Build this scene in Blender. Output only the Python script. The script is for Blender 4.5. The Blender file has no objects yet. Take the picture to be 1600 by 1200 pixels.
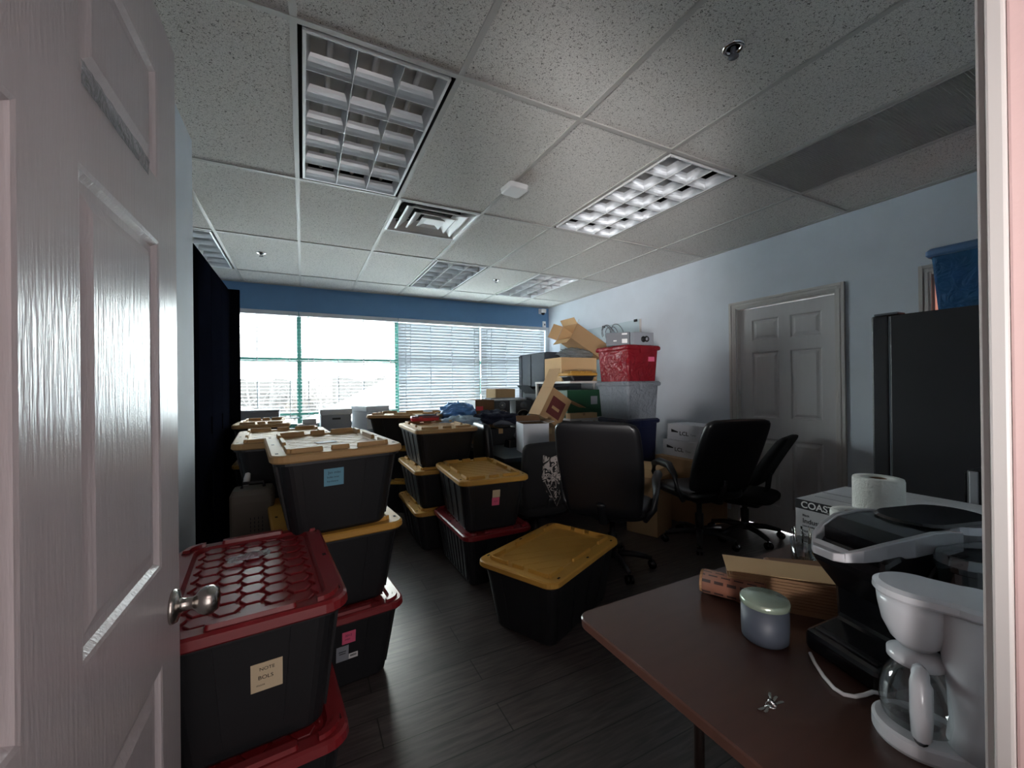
import bpy, math, random
from mathutils import Matrix, Vector, noise
PI = math.pi
sc = bpy.context.scene
COL = sc.collection

# ------------------------------------------------------------------ camera
cam = bpy.data.cameras.new('camera')
cam.sensor_fit = 'HORIZONTAL'; cam.sensor_width = 36.0
cam.lens = 640.2 * 36.0 / 1600.0
cam.clip_start = 0.02; cam.clip_end = 500
camo = bpy.data.objects.new('camera', cam); COL.objects.link(camo)
RI = Vector((0.89072343, -0.45439987, -0.0115121)); UP = Vector((0.00908603, -0.00752237, 0.99993043)); FW = Vector((0.45445485, 0.89076606, 0.00257166))
camo.matrix_world = Matrix(((RI.x, UP.x, -FW.x, 0.01916), (RI.y, UP.y, -FW.y, -1.59578), (RI.z, UP.z, -FW.z, 1.31361), (0, 0, 0, 1)))
sc.camera = camo

# ------------------------------------------------------------------ light and exposure
sc.view_settings.view_transform = 'Standard'; sc.view_settings.look = 'None'
sc.view_settings.gamma = 1; sc.view_settings.use_curve_mapping = False
sc.view_settings.exposure = 1.45
w = bpy.data.worlds.new('overcast_sky'); sc.world = w; w.use_nodes = True
nt = w.node_tree; nt.nodes.clear()
bg = nt.nodes.new('ShaderNodeBackground'); wo = nt.nodes.new('ShaderNodeOutputWorld')
bg.inputs[0].default_value = (0.95, 0.98, 1.0, 1); bg.inputs[1].default_value = 10.0
nt.links.new(bg.outputs[0], wo.inputs[0])
def area(name, loc, rot, sx, sy, power, color=(1, 1, 1), portal=False, spread=PI):
    l = bpy.data.lights.new(name, 'AREA'); l.shape = 'RECTANGLE'; l.size = sx; l.size_y = sy
    l.energy = power; l.color = color; l.spread = spread
    if portal: l.cycles.is_portal = True
    o = bpy.data.objects.new(name, l); COL.objects.link(o); o.location = loc; o.rotation_euler = rot
    return o
area('window_portal', (1.2, 4.50, 1.5), (-PI/2, 0, 0), 5.0, 1.7, 1, portal=True)
sun = bpy.data.lights.new('hazy_sun', 'SUN'); sun.energy = 1.0; sun.angle = math.radians(12); sun.color = (1, 0.96, 0.9)
suno = bpy.data.objects.new('hazy_sun', sun); COL.objects.link(suno)
suno.rotation_euler = Vector((0.15, 0.93, 0.42)).to_track_quat('Z', 'Y').to_euler()
area('hallway_ceiling_lamp', (0.35, -2.45, 2.50), (0, 0, 0), 1.2, 0.5, 2.5, (1.0, 0.80, 0.78))
area('hallway_fill_beam', (-1.30, -3.05, 0.95), Vector((-0.61, -0.79, -0.19)).to_track_quat('Z', 'Y').to_euler(), 0.5, 0.7, 5.5, (1.0, 0.96, 0.95), spread=math.radians(36))  # added unseen beam, aimed through the doorway to brighten the right wall
area('hallway_fill_panel', (0.45, -3.22, 1.35), (PI/2, 0, 0), 1.5, 2.0, 8, (1.0, 0.93, 0.91))  # added fill panel behind the camera to lift the deep, dim parts
area('storeroom_lamp', (4.5, -0.9, 2.40), (0, 0, 0), 0.5, 0.5, 9, (1.0, 0.62, 0.5))

# ------------------------------------------------------------------ helpers
def lin(h):
    h = h.lstrip('#'); o = []
    for i in (0, 2, 4):
        c = int(h[i:i+2], 16) / 255.0
        o.append(c/12.92 if c <= 0.04045 else ((c+0.055)/1.055)**2.4)
    return (o[0], o[1], o[2], 1)
def mat(name, color, rough=0.6, metal=0.0, bump=None, var=None, trans=0.0, coat=0.0, spec=0.5, alpha=1.0, emis=None, stretch=(1, 1, 1)):
    m = bpy.data.materials.new(name); m.use_nodes = True
    n = m.node_tree.nodes; L = m.node_tree.links; b = n['Principled BSDF']
    c = lin(color) if isinstance(color, str) else color
    b.inputs['Base Color'].default_value = c; b.inputs['Roughness'].default_value = rough; b.inputs['Metallic'].default_value = metal
    b.inputs['Transmission Weight'].default_value = trans; b.inputs['Coat Weight'].default_value = coat
    b.inputs['Specular IOR Level'].default_value = spec; b.inputs['Alpha'].default_value = alpha
    tc = n.new('ShaderNodeTexCoord'); mp = n.new('ShaderNodeMapping'); mp.inputs['Scale'].default_value = stretch
    L.new(tc.outputs['Object'], mp.inputs['Vector'])
    if var is None: var = (6.0, 0.06)
    nz = n.new('ShaderNodeTexNoise'); nz.inputs['Scale'].default_value = var[0]; nz.inputs['Detail'].default_value = 5
    L.new(mp.outputs[0], nz.inputs['Vector'])
    mx = n.new('ShaderNodeMix'); mx.data_type = 'RGBA'
    k1 = 1 - var[1]; k2 = 1 + var[1]
    mx.inputs[6].default_value = (c[0]*k1, c[1]*k1, c[2]*k1, 1); mx.inputs[7].default_value = (min(1, c[0]*k2), min(1, c[1]*k2), min(1, c[2]*k2), 1)
    L.new(nz.outputs['Fac'], mx.inputs[0]); L.new(mx.outputs[2], b.inputs['Base Color'])
    if bump:
        bz = n.new('ShaderNodeTexNoise'); bz.inputs['Scale'].default_value = bump[0]; bz.inputs['Detail'].default_value = 3
        L.new(mp.outputs[0], bz.inputs['Vector'])
        bp = n.new('ShaderNodeBump'); bp.inputs['Strength'].default_value = bump[1]; bp.inputs['Distance'].default_value = bump[2] if len(bump) > 2 else 0.002
        L.new(bz.outputs['Fac'], bp.inputs['Height']); L.new(bp.outputs[0], b.inputs['Normal'])
    if emis: b.inputs['Emission Color'].default_value = lin(emis[0]); b.inputs['Emission Strength'].default_value = emis[1]
    return m
def glass_mat(name, color, rough=0.02, gloss=0.15):
    m = bpy.data.materials.new(name); m.use_nodes = True
    n = m.node_tree.nodes; L = m.node_tree.links; n.clear()
    o = n.new('ShaderNodeOutputMaterial'); t = n.new('ShaderNodeBsdfTransparent'); g = n.new('ShaderNodeBsdfGlossy'); x = n.new('ShaderNodeMixShader')
    lw = n.new('ShaderNodeLayerWeight'); lw.inputs[0].default_value = 0.25
    mt = n.new('ShaderNodeMath'); mt.operation = 'MULTIPLY_ADD'; mt.inputs[1].default_value = 0.6; mt.inputs[2].default_value = gloss*0.4
    t.inputs[0].default_value = lin(color); g.inputs[1].default_value = rough
    L.new(lw.outputs['Fresnel'], mt.inputs[0]); L.new(mt.outputs[0], x.inputs[0]); L.new(t.outputs[0], x.inputs[1]); L.new(g.outputs[0], x.inputs[2]); L.new(x.outputs[0], o.inputs[0])
    return m
def tub_mat(name, color, opac=0.55, rough=0.2, bump=25):
    m = bpy.data.materials.new(name); m.use_nodes = True
    n = m.node_tree.nodes; L = m.node_tree.links; b = n['Principled BSDF']; o = n['Material Output']
    b.inputs['Base Color'].default_value = lin(color); b.inputs['Roughness'].default_value = rough
    t = n.new('ShaderNodeBsdfTransparent'); t.inputs[0].default_value = lin(color); x = n.new('ShaderNodeMixShader'); x.inputs[0].default_value = opac
    tl = n.new('ShaderNodeBsdfTranslucent'); tl.inputs[0].default_value = lin(color); x2 = n.new('ShaderNodeMixShader'); x2.inputs[0].default_value = 0.35
    tc = n.new('ShaderNodeTexCoord'); wv = n.new('ShaderNodeTexNoise'); wv.inputs['Scale'].default_value = bump; wv.inputs['Distortion'].default_value = 2.5
    bp = n.new('ShaderNodeBump'); bp.inputs['Strength'].default_value = 1.0; bp.inputs['Distance'].default_value = 0.03
    L.new(tc.outputs['Object'], wv.inputs['Vector']); L.new(wv.outputs['Fac'], bp.inputs['Height']); L.new(bp.outputs[0], b.inputs['Normal'])
    L.new(b.outputs[0], x2.inputs[1]); L.new(tl.outputs[0], x2.inputs[2])
    L.new(t.outputs[0], x.inputs[1]); L.new(x2.outputs[0], x.inputs[2]); L.new(x.outputs[0], o.inputs[0])
    return m

def rrect(w, l, r, n=5):
    r = min(r, w/2*0.999, l/2*0.999); p = []
    for cx, cy, a0 in ((w/2-r, l/2-r, 0), (-w/2+r, l/2-r, PI/2), (-w/2+r, -l/2+r, PI), (w/2-r, -l/2+r, 1.5*PI)):
        for i in range(n+1):
            a = a0 + PI/2*i/n; p.append((cx + r*math.cos(a), cy + r*math.sin(a)))
    return p
class MB:
    def __init__(s): s.v = []; s.f = []; s.mi = []; s.m = []; s.M = Matrix.Identity(4); s.k = 0; s.sm = []
    def use(s, m):
        if m not in s.m: s.m.append(m)
        s.k = s.m.index(m); return s
    def at(s, loc=(0, 0, 0), rz=0, rx=0, ry=0):
        s.M = Matrix.Translation(loc) @ Matrix.Rotation(rz, 4, 'Z') @ Matrix.Rotation(ry, 4, 'Y') @ Matrix.Rotation(rx, 4, 'X'); return s
    def add(s, vs, fs, smooth=False):
        b = len(s.v); s.v += [tuple(s.M @ Vector(p)) for p in vs]
        for f in fs: s.f.append([b+i for i in f]); s.mi.append(s.k); s.sm.append(smooth)
        return s
    def box(s, x0, x1, y0, y1, z0, z1):
        if x0 > x1: x0, x1 = x1, x0
        if y0 > y1: y0, y1 = y1, y0
        if z0 > z1: z0, z1 = z1, z0
        return s.add([(x0, y0, z0), (x1, y0, z0), (x1, y1, z0), (x0, y1, z0), (x0, y0, z1), (x1, y0, z1), (x1, y1, z1), (x0, y1, z1)],
                     [(0, 3, 2, 1), (4, 5, 6, 7), (0, 1, 5, 4), (1, 2, 6, 5), (2, 3, 7, 6), (3, 0, 4, 7)])
    def cbox(s, c, d): return s.box(c[0]-d[0]/2, c[0]+d[0]/2, c[1]-d[1]/2, c[1]+d[1]/2, c[2]-d[2]/2, c[2]+d[2]/2)
    def rings(s, rs, cap0=True, cap1=True, smooth=False, closed=True):
        n = len(rs[0]); vs = [p for r in rs for p in r]; fs = []
        for i in range(len(rs)-1):
            for j in range(n if closed else n-1):
                a = i*n+j; b = i*n+(j+1) % n; fs.append((a, b, b+n, a+n))
        if cap0: fs.append(tuple(reversed(range(n))))
        if cap1: fs.append(tuple(range((len(rs)-1)*n, len(rs)*n)))
        return s.add(vs, fs, smooth)
    def loft(s, secs, n=5, smooth=False, cap0=True, cap1=True):
        # secs: (z, w, l, r, ox, oy)
        rs = []
        for q in secs:
            z, w, l, r = q[:4]; ox, oy = (q[4], q[5]) if len(q) > 4 else (0, 0)
            rs.append([(x+ox, y+oy, z) for x, y in rrect(w, l, r, n)])
        return s.rings(rs, cap0, cap1, smooth)
    def lathe(s, prof, n=24, cap0=True, cap1=True, smooth=True, sx=1, sy=1):
        return s.rings([[(r*sx*math.cos(2*PI*i/n), r*sy*math.sin(2*PI*i/n), z) for i in range(n)] for r, z in prof], cap0, cap1, smooth)
    def tube(s, pts, r, n=8, smooth=True, flat=1.0):
        pts = [Vector(p) for p in pts]; rs = []
        for i, p in enumerate(pts):
            t = (pts[min(i+1, len(pts)-1)] - pts[max(i-1, 0)]).normalized()
            a = t.orthogonal().normalized() if abs(t.z) > 0.95 else t.cross(Vector((0, 0, 1))).normalized()
            b = t.cross(a).normalized(); rr = r[i] if isinstance(r, (list, tuple)) else r
            rs.append([tuple(p + a*rr*math.cos(2*PI*j/n) + b*rr*flat*math.sin(2*PI*j/n)) for j in range(n)])
        return s.rings(rs, True, True, smooth)
    def bar(s, a, b, w, h):
        a = Vector(a); b = Vector(b); t = (b-a).normalized()
        u = t.orthogonal().normalized() if abs(t.z) > 0.95 else t.cross(Vector((0, 0, 1))).normalized()
        if abs(t.z) > 0.95: u = Vector((1, 0, 0))
        v = t.cross(u).normalized()
        c = [(-1, -1), (1, -1), (1, 1), (-1, 1)]
        return s.rings([[tuple(p + u*w/2*i + v*h/2*j) for i, j in c] for p in (a, b)])
    def poly(s, pts, dz):   # flat polygon extruded along local z
        n = len(pts); return s.rings([[(x, y, 0) for x, y in pts], [(x, y, dz) for x, y in pts]])
    def build(s, name, parent=None, bevel=None, sub=None, smooth=False, angle=None):
        me = bpy.data.meshes.new(name); me.from_pydata(s.v, [], s.f)
        for m in s.m: me.materials.append(m)
        for i, p in enumerate(me.polygons): p.material_index = s.mi[i]; p.use_smooth = smooth or s.sm[i]
        me.validate(); me.update()
        o = bpy.data.objects.new(name, me); COL.objects.link(o)
        if parent: o.parent = parent
        if bevel:
            b = o.modifiers.new('bevel', 'BEVEL'); b.width = bevel; b.segments = 2; b.limit_method = 'ANGLE'; b.angle_limit = math.radians(40)
        if sub:
            b = o.modifiers.new('sub', 'SUBSURF'); b.levels = sub; b.render_levels = sub
        return o
def text(mb, string, size, origin, right, up, material, bold=0.0, lift=0.0012, squash=1.0):
    cu = bpy.data.curves.new('t', 'FONT'); cu.body = string; cu.size = size; cu.offset = bold
    ob = bpy.data.objects.new('t', cu); COL.objects.link(ob)
    dg = bpy.context.evaluated_depsgraph_get(); me = ob.evaluated_get(dg).to_mesh()
    R = Vector(right).normalized(); U = Vector(up).normalized(); N = R.cross(U); O = Vector(origin) + N*lift
    vs = [tuple(O + R*v.co.x*squash + U*v.co.y) for v in me.vertices]; fs = [tuple(p.vertices) for p in me.polygons]
    mb.use(material); mb.add(vs, fs)
    bpy.data.objects.remove(ob); bpy.data.curves.remove(cu)
def tag(o, label=None, cat=None, group=None, kind=None):
    if label: o['label'] = label
    if cat: o['category'] = cat
    if group: o['group'] = group
    if kind: o['kind'] = kind
    return o
def thing(name, label, cat, loc=(0, 0, 0), rz=0, group=None, rx=0, ry=0):
    o = bpy.data.objects.new(name, None); COL.objects.link(o); o.empty_display_size = 0.1
    o.location = loc; o.rotation_euler = (rx, ry, rz); return tag(o, label, cat, group)
def copy_tree(o, parent=None):
    c = o.copy(); COL.objects.link(c)
    if parent: c.parent = parent
    for ch in list(o.children): copy_tree(ch, c)
    return c
def struct(o, label=None): o['kind'] = 'structure'; return o
R = math.radians

# ------------------------------------------------------------------ materials
MW = {}
def plank_mat():
    m = bpy.data.materials.new('dark_plank_floor'); m.use_nodes = True
    n = m.node_tree.nodes; L = m.node_tree.links; b = n['Principled BSDF']
    tc = n.new('ShaderNodeTexCoord'); mp = n.new('ShaderNodeMapping'); L.new(tc.outputs['Object'], mp.inputs[0])
    br = n.new('ShaderNodeTexBrick'); br.offset = 0.37; br.inputs['Scale'].default_value = 1
    br.inputs['Brick Width'].default_value = 1.22; br.inputs['Row Height'].default_value = 0.152; br.inputs['Mortar Size'].default_value = 0.0025
    br.inputs['Color1'].default_value = lin('#514a49'); br.inputs['Color2'].default_value = lin('#403a39'); br.inputs['Mortar'].default_value = lin('#1d1a19'); br.inputs['Bias'].default_value = 0
    mp.inputs['Location'].default_value = (0.5, 0.05, 0)
    L.new(mp.outputs[0], br.inputs[0])
    m2 = n.new('ShaderNodeMapping'); m2.inputs['Scale'].default_value = (2.2, 22, 1); L.new(tc.outputs['Object'], m2.inputs[0])
    g = n.new('ShaderNodeTexNoise'); g.inputs['Scale'].default_value = 2.5; g.inputs['Detail'].default_value = 8; g.inputs['Distortion'].default_value = 0.6; L.new(m2.outputs[0], g.inputs[0])
    cr = n.new('ShaderNodeValToRGB'); cr.color_ramp.elements[0].position = 0.35; cr.color_ramp.elements[0].color = (0.55, 0.55, 0.55, 1); cr.color_ramp.elements[1].position = 0.7; cr.color_ramp.elements[1].color = (1.35, 1.3, 1.25, 1)
    L.new(g.outputs['Fac'], cr.inputs[0])
    x = n.new('ShaderNodeMix'); x.data_type = 'RGBA'; x.blend_type = 'MULTIPLY'; x.inputs[0].default_value = 1
    L.new(br.outputs['Color'], x.inputs[6]); L.new(cr.outputs[0], x.inputs[7]); L.new(x.outputs[2], b.inputs['Base Color'])
    b.inputs['Roughness'].default_value = 0.38; b.inputs['Specular IOR Level'].default_value = 0.5
    bp = n.new('ShaderNodeBump'); bp.inputs['Strength'].default_value = 0.35; bp.inputs['Distance'].default_value = 0.001
    L.new(br.outputs['Fac'], bp.inputs['Height']); bp.invert = True
    b2 = n.new('ShaderNodeBump'); b2.inputs['Strength'].default_value = 0.25; b2.inputs['Distance'].default_value = 0.001
    L.new(g.outputs['Fac'], b2.inputs['Height']); L.new(bp.outputs[0], b2.inputs['Normal']); L.new(b2.outputs[0], b.inputs['Normal'])
    return m
def tile_mat():
    m = bpy.data.materials.new('acoustic_ceiling_tile'); m.use_nodes = True
    n = m.node_tree.nodes; L = m.node_tree.links; b = n['Principled BSDF']; b.inputs['Roughness'].default_value = 0.9; b.inputs['Specular IOR Level'].default_value = 0.1
    tc = n.new('ShaderNodeTexCoord')
    a = n.new('ShaderNodeTexNoise'); a.inputs['Scale'].default_value = 125; a.inputs['Detail'].default_value = 2; a.inputs['Distortion'].default_value = 1.2; L.new(tc.outputs['Object'], a.inputs[0])
    r = n.new('ShaderNodeValToRGB'); e = r.color_ramp.elements; e[0].position = 0.35; e[0].color = lin('#7c7a76'); e[1].position = 0.41; e[1].color = lin('#d9d6d1')
    L.new(a.outputs['Fac'], r.inputs[0])
    c = n.new('ShaderNodeTexNoise'); c.inputs['Scale'].default_value = 260; c.inputs['Detail'].default_value = 1; L.new(tc.outputs['Object'], c.inputs[0])
    r2 = n.new('ShaderNodeValToRGB'); r2.color_ramp.elements[0].position = 0.36; r2.color_ramp.elements[0].color = (0.72, 0.72, 0.72, 1); r2.color_ramp.elements[1].position = 0.5; r2.color_ramp.elements[1].color = (1, 1, 1, 1)
    L.new(c.outputs['Fac'], r2.inputs[0])
    x = n.new('ShaderNodeMix'); x.data_type = 'RGBA'; x.blend_type = 'MULTIPLY'; x.inputs[0].default_value = 1
    L.new(r.outputs[0], x.inputs[6]); L.new(r2.outputs[0], x.inputs[7]); L.new(x.outputs[2], b.inputs['Base Color'])
    bp = n.new('ShaderNodeBump'); bp.inputs['Strength'].default_value = 0.5; bp.inputs['Distance'].default_value = 0.002; L.new(a.outputs['Fac'], bp.inputs['Height']); L.new(bp.outputs[0], b.inputs['Normal'])
    return m
M_FLOOR = plank_mat(); M_TILE = tile_mat()
M_TBAR = mat('ceiling_grid_white', '#b3b1ad', 0.5)
M_WALL = mat('pale_blue_wall', '#ccd4dd', 0.75, bump=(90, 0.15))
M_BLUE = mat('blue_wall', '#6790bb', 0.75, bump=(90, 0.15))
M_PINK = mat('pinkish_jamb_paint', '#d8b9b6', 0.45, bump=(60, 0.25))
M_DOOR = mat('white_door_paint', '#bfb8ba', 0.3, bump=(28, 0.55, 0.002), stretch=(6, 6, 0.55))
M_DOOR2 = mat('white_door_gloss', '#c3c1c2', 0.38, bump=(28, 0.25, 0.001), stretch=(5, 5, 0.5))
M_TRIM = mat('white_trim', '#bdb9b6', 0.4)
M_HALL = mat('hallway_wall', '#c9a9a4', 0.8)
M_TEAL = mat('teal_window_frame', '#3f7d70', 0.4)
M_SLAT = mat('white_blind_slat', '#bcc0c6', 0.4)
M_HEADRAIL = mat('blind_headrail', '#c9cdd2', 0.4)
M_GLASS = glass_mat('window_glass', '#f6fbfa')
M_BLACKP = mat('black_bin_plastic', '#1c1d20', 0.42, bump=(180, 0.25, 0.0006))
M_BLACKG = mat('black_gloss_plastic', '#0d0d10', 0.2)
M_YEL = mat('yellow_lid_plastic', '#b98a3d', 0.55, spec=0.3, var=(3, 0.08), bump=(120, 0.1, 0.0005))
M_YEL2 = mat('orange_tan_lid_plastic', '#b28f62', 0.6, spec=0.25, var=(3, 0.08))
M_RED = mat('red_lid_plastic', '#781b20', 0.33, var=(3, 0.08), bump=(120, 0.08, 0.0005))
M_HOLE = mat('dark_hole', '#060606', 0.9)
M_LEATHER = mat('black_leather', '#101013', 0.36, bump=(130, 0.3, 0.001))
M_FABRIC = mat('black_mesh_fabric', '#0e0e11', 0.85, bump=(300, 0.5, 0.001))
M_STEEL = mat('brushed_steel', '#b9b4ae', 0.25, metal=1.0)
M_CHROME = mat('chrome', '#d5d5d5', 0.12, metal=1.0)
M_ALU = mat('louver_aluminium', '#cfd2d5', 0.35, metal=0.5)
M_LWHITE = mat('white_enamel', '#e6e6e6', 0.35)
M_CARD = mat('brown_cardboard', '#a68560', 0.8, bump=(60, 0.1))
M_CARDL = mat('light_cardboard', '#c9a67a', 0.8)
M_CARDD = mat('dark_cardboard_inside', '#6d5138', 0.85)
M_WHITEC = mat('white_carton', '#cdd0d6', 0.7)
M_GREYC = mat('grey_carton', '#8c9098', 0.7)
M_INK = mat('black_ink', '#16161a', 0.6)
M_PAPER = mat('cream_paper_note', '#cdbb9c', 0.8)
M_BLUEN = mat('blue_paper_note', '#6fa3b8', 0.8)
M_PINKN = mat('pink_paper_note', '#dc5d80', 0.8)
M_WHITEP = mat('white_paper', '#dcdcdc', 0.7)
M_WOODT = mat('walnut_laminate', '#432d26', 0.3, var=(5, 0.28), stretch=(1.2, 9, 1))
M_FRIDGE = mat('black_fridge_enamel', '#202024', 0.42, bump=(220, 0.3, 0.0008))
M_NAVY = mat('navy_plastic', '#161c3a', 0.4)
M_KRAFT = mat('kraft_paper', '#8a6748', 0.75, var=(9, 0.12))
M_APPW = mat('white_appliance_plastic', '#c6c8cc', 0.25)
M_SILV = mat('silver_plastic', '#a9a9ad', 0.3, metal=0.5)
M_GREYP = mat('grey_plastic', '#5d6168', 0.45)
M_DGREY = mat('dark_grey_cabinet', '#4a4f57', 0.5)
M_BCAB = mat('black_cabinet', '#0d0f17', 0.95, spec=0.0)
M_CGLASS = glass_mat('clear_glass', '#eef0f0', 0.02, 0.3)
M_TANK = glass_mat('clear_smoky_plastic', '#9aa0a4', 0.05, 0.4)
M_WRAP = tub_mat('clear_plastic_wrap', '#d8dde0', 0.4, 0.12, 30)
# ------------------------------------------------------------------ the room
HC = 2.587; F = 0.6096
XR = 3.70; YW = 4.24; YD = -1.43
struct(MB().use(M_FLOOR).box(-2.6, XR+0.1, -3.3, YW, -0.06, 0).build('floor'))
# ceiling tiles (cells in k along x, m along y), lights and grilles leave their cell open
lights = [(0, 0.0), (3, 0.0), (2, 4*F), (4, 4*F), (-2, 4*F)]
cb = MB().use(M_TILE)
def cell(k, y0, y1):
    x0 = k*F; x1 = min((k+1)*F, XR)
    if x0 >= XR: return
    y0 = max(y0, YD); y1 = min(y1, YW)
    if y1 <= y0: return
    cb.box(x0, x1, y0, y1, HC+0.006, HC+0.02)
for k in range(-5, 7):
    for m in range(-2, 4):
        y0 = m*2*F
        if (k, y0) in lights: continue
        if k == 4 and m == -1: continue
        if k == 1 and m == 1: cell(k, y0+F, y0+2*F); continue
        cell(k, y0, y0+2*F)
cb.use(M_LWHITE).box(-2.7, XR+0.1, -1.5, YW+0.1, 2.80, 2.84)
struct(cb.build('ceiling'))
tb = MB().use(M_TBAR); q = 0.012
for k in range(-4, 7): tb.box(k*F-q, k*F+q, YD, YW, HC, HC+0.028)
for m in range(-1, 4): tb.box(-2.6, XR, m*2*F-q, m*2*F+q, HC-0.0008, HC+0.027)
tb.box(F, 2*F, 3*F-q, 3*F+q, HC-0.0004, HC+0.027)
tb.box(XR-0.022, XR, YD, YW, HC-0.001, HC+0.004); tb.box(-2.6, XR, YW-0.022, YW, HC-0.001, HC+0.004)
struct(tb.build('trim_1'))
# walls
WX0, WX1, WZ0, WZ1 = -1.25, 3.64, 0.80, 2.27
b = MB().use(M_BLUE)
b.box(-2.7, XR+0.1, YW, YW+0.22, WZ1, 2.84); b.use(M_WALL).box(-2.7, XR+0.1, YW, YW+0.22, 0, WZ0)
b.use(M_BLUE).box(-2.7, WX0, YW, YW+0.22, WZ0, WZ1); b.use(M_WALL).box(WX1, XR+0.1, YW, YW+0.22, WZ0, WZ1)
struct(b.build('wall_window'))
D1 = (0.085, 0.906, 2.01); D2 = (-1.28, -0.46, 2.01)
b = MB().use(M_WALL)
for y0, y1 in ((D1[1], YW), (D2[1], D1[0]), (YD-0.12, D2[0])): b.box(XR, XR+0.12, y0, y1, 0, 2.84)
for d in (D1, D2): b.box(XR, XR+0.12, d[0], d[1], d[2], 2.84)
struct(b.build('wall_right'))
b = MB().use(M_WALL).box(-0.60, -0.48, YD, 1.026, 0, 2.84); b.box(-2.6, -0.60, 0.906, 1.026, 0, 2.84)
struct(b.build('wall_left'))
struct(MB().use(M_WALL).box(-2.72, -2.6, 0.9, YW+0.2, 0, 2.84).build('wall_far_left'))
b = MB().use(M_WALL); JX0, JX1, JZ = -0.262, 0.735, 2.06
b.box(-0.60, JX0, YD-0.12, YD, 0, 2.84); b.box(JX1, XR+0.1, YD-0.12, YD, 0, 2.84); b.box(JX0, JX1, YD-0.12, YD, JZ, 2.84)
struct(b.build('wall_entrance'))
# hallway behind the camera and the store room behind the second door
b = MB().use(M_HALL); b.box(-1.6, -0.60, YD-0.12, YD, 0, 2.7); b.box(-1.7, -1.6, -3.3, YD-0.12, 0, 2.7); b.box(2.4, 2.5, -3.3, YD-0.12, 0, 2.7); b.box(-1.7, 2.5, -3.4, -3.3, 0, 2.7)
b.use(M_LWHITE).box(-1.7, 2.5, -3.4, YD-0.12, 2.6, 2.7)
struct(b.build('wall_hallway'))
b = MB().use(mat('store_room_wall', '#c98f7a', 0.8)); b.box(XR+0.12, 5.3, -1.7, -1.6, 0, 2.6); b.box(XR+0.12, 5.3, -0.1, 0, 0, 2.6); b.box(5.3, 5.4, -1.7, 0, 0, 2.6); b.box(XR+0.12, 5.4, -1.7, 0, 2.5, 2.6); b.box(XR+0.1, 5.4, -1.7, 0, -0.06, 0)
struct(b.build('wall_store_room'))
# invented glazed door behind the camera, added to account for the fill panel
hd = bpy.data.objects.new('added_hall_door', None); COL.objects.link(hd); hd['kind'] = 'structure'; hd.location = (0.45, -3.295, 0)
b = MB().use(M_TRIM); b.box(-0.85, -0.76, 0, 0.05, 0, 2.4); b.box(0.76, 0.85, 0, 0.05, 0, 2.4); b.box(-0.76, 0.76, 0, 0.05, 2.36, 2.4); b.box(-0.76, 0.76, 0, 0.05, 0, 0.32); b.build('door_frame', hd)
MB().use(M_GLASS).box(-0.76, 0.76, 0.02, 0.026, 0.32, 2.36).build('pane', hd)
# entrance door frame: jamb, stop and casing
b = MB().use(M_PINK); b.box(0.72, JX1, YD-0.13, YD-0.012, 0, JZ); b.box(JX0, -0.247, YD-0.13, YD-0.012, 0, JZ); b.box(JX0, JX1, YD-0.13, YD-0.012, 2.045, JZ)
b.use(M_TRIM); b.box(0.717, JX1+0.05, YD-0.012, YD+0.004, 0, JZ+0.05);
b.box(0.728, JX1+0.055, YD+0.004, YD+0.014, 0, JZ+0.05)
struct(b.build('trim_2', bevel=0.003))
# casings on the right wall
def casing(d, name):
    b = MB().use(M_TRIM); t = 0.062; y0, y1, z = d
    for (a0, a1, z0, z1) in ((y0-t, y0, 0, z+t), (y1, y1+t, 0, z+t), (y0, y1, z, z+t)):
        b.box(XR-0.012, XR+0.001, a0, a1, z0, z1)
    for (a0, a1, z0, z1) in ((y0-t, y0-t+0.022, 0, z+t), (y1+t-0.022, y1+t, 0, z+t), (y0-t+0.022, y1+t-0.022, z+t-0.022, z+t)):
        b.box(XR-0.022, XR-0.012, a0, a1, z0, z1)
    for (a0, a1, z0, z1) in ((y0-t+0.03, y0-0.014, 0, z+0.014), (y1+0.014, y1+t-0.03, 0, z+0.014), (y0-0.014, y1+0.014, z+0.014, z+t-0.03)):
        b.box(XR-0.017, XR-0.012, a0, a1, z0, z1)
    b.box(XR+0.001, XR+0.12, y0, y0+0.012, 0, z); b.box(XR+0.001, XR+0.12, y1-0.012, y1, 0, z); b.box(XR+0.001, XR+0.12, y0, y1, z-0.012, z)
    struct(b.build(name, bevel=0.003))
casing(D1, 'trim_3'); casing(D2, 'trim_4')
# six-panel doors; local x along width, z up, faces at y=0 and y=-thick
def panel_door(mb, W, H, T, xs, zs, dep=0.009):
    # xs, zs: panel intervals
    def face(ysign, y0):
        X = sorted(set([0, W] + [v for a in xs for v in a])); Zs = sorted(set([0, H] + [v for a in zs for v in a]))
        for i in range(len(X)-1):
            for j in range(len(Zs)-1):
                x0, x1, z0, z1 = X[i], X[i+1], Zs[j], Zs[j+1]
                if (x0, x1) in xs and (z0, z1) in zs:
                    prof = [(0, 0), (0.006, 0.0015), (0.013, dep), (0.026, dep), (0.046, dep*0.25)]
                    rs = [[(x0+e, y0-ysign*d, z0+e), (x1-e, y0-ysign*d, z0+e), (x1-e, y0-ysign*d, z1-e), (x0+e, y0-ysign*d, z1-e)] for e, d in prof]
                    mb.rings(rs, False, True)
                else: mb.add([(x0, y0, z0), (x1, y0, z0), (x1, y0, z1), (x0, y0, z1)], [(0, 1, 2, 3)])
    face(1, 0); face(-1, -T)
    mb.add([(0, 0, 0), (W, 0, 0), (W, 0, H), (0, 0, H), (0, -T, 0), (W, -T, 0), (W, -T, H), (0, -T, H)], [(0, 4, 5, 1), (1, 5, 6, 2), (2, 6, 7, 3), (3, 7, 4, 0)])
    return mb
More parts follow.
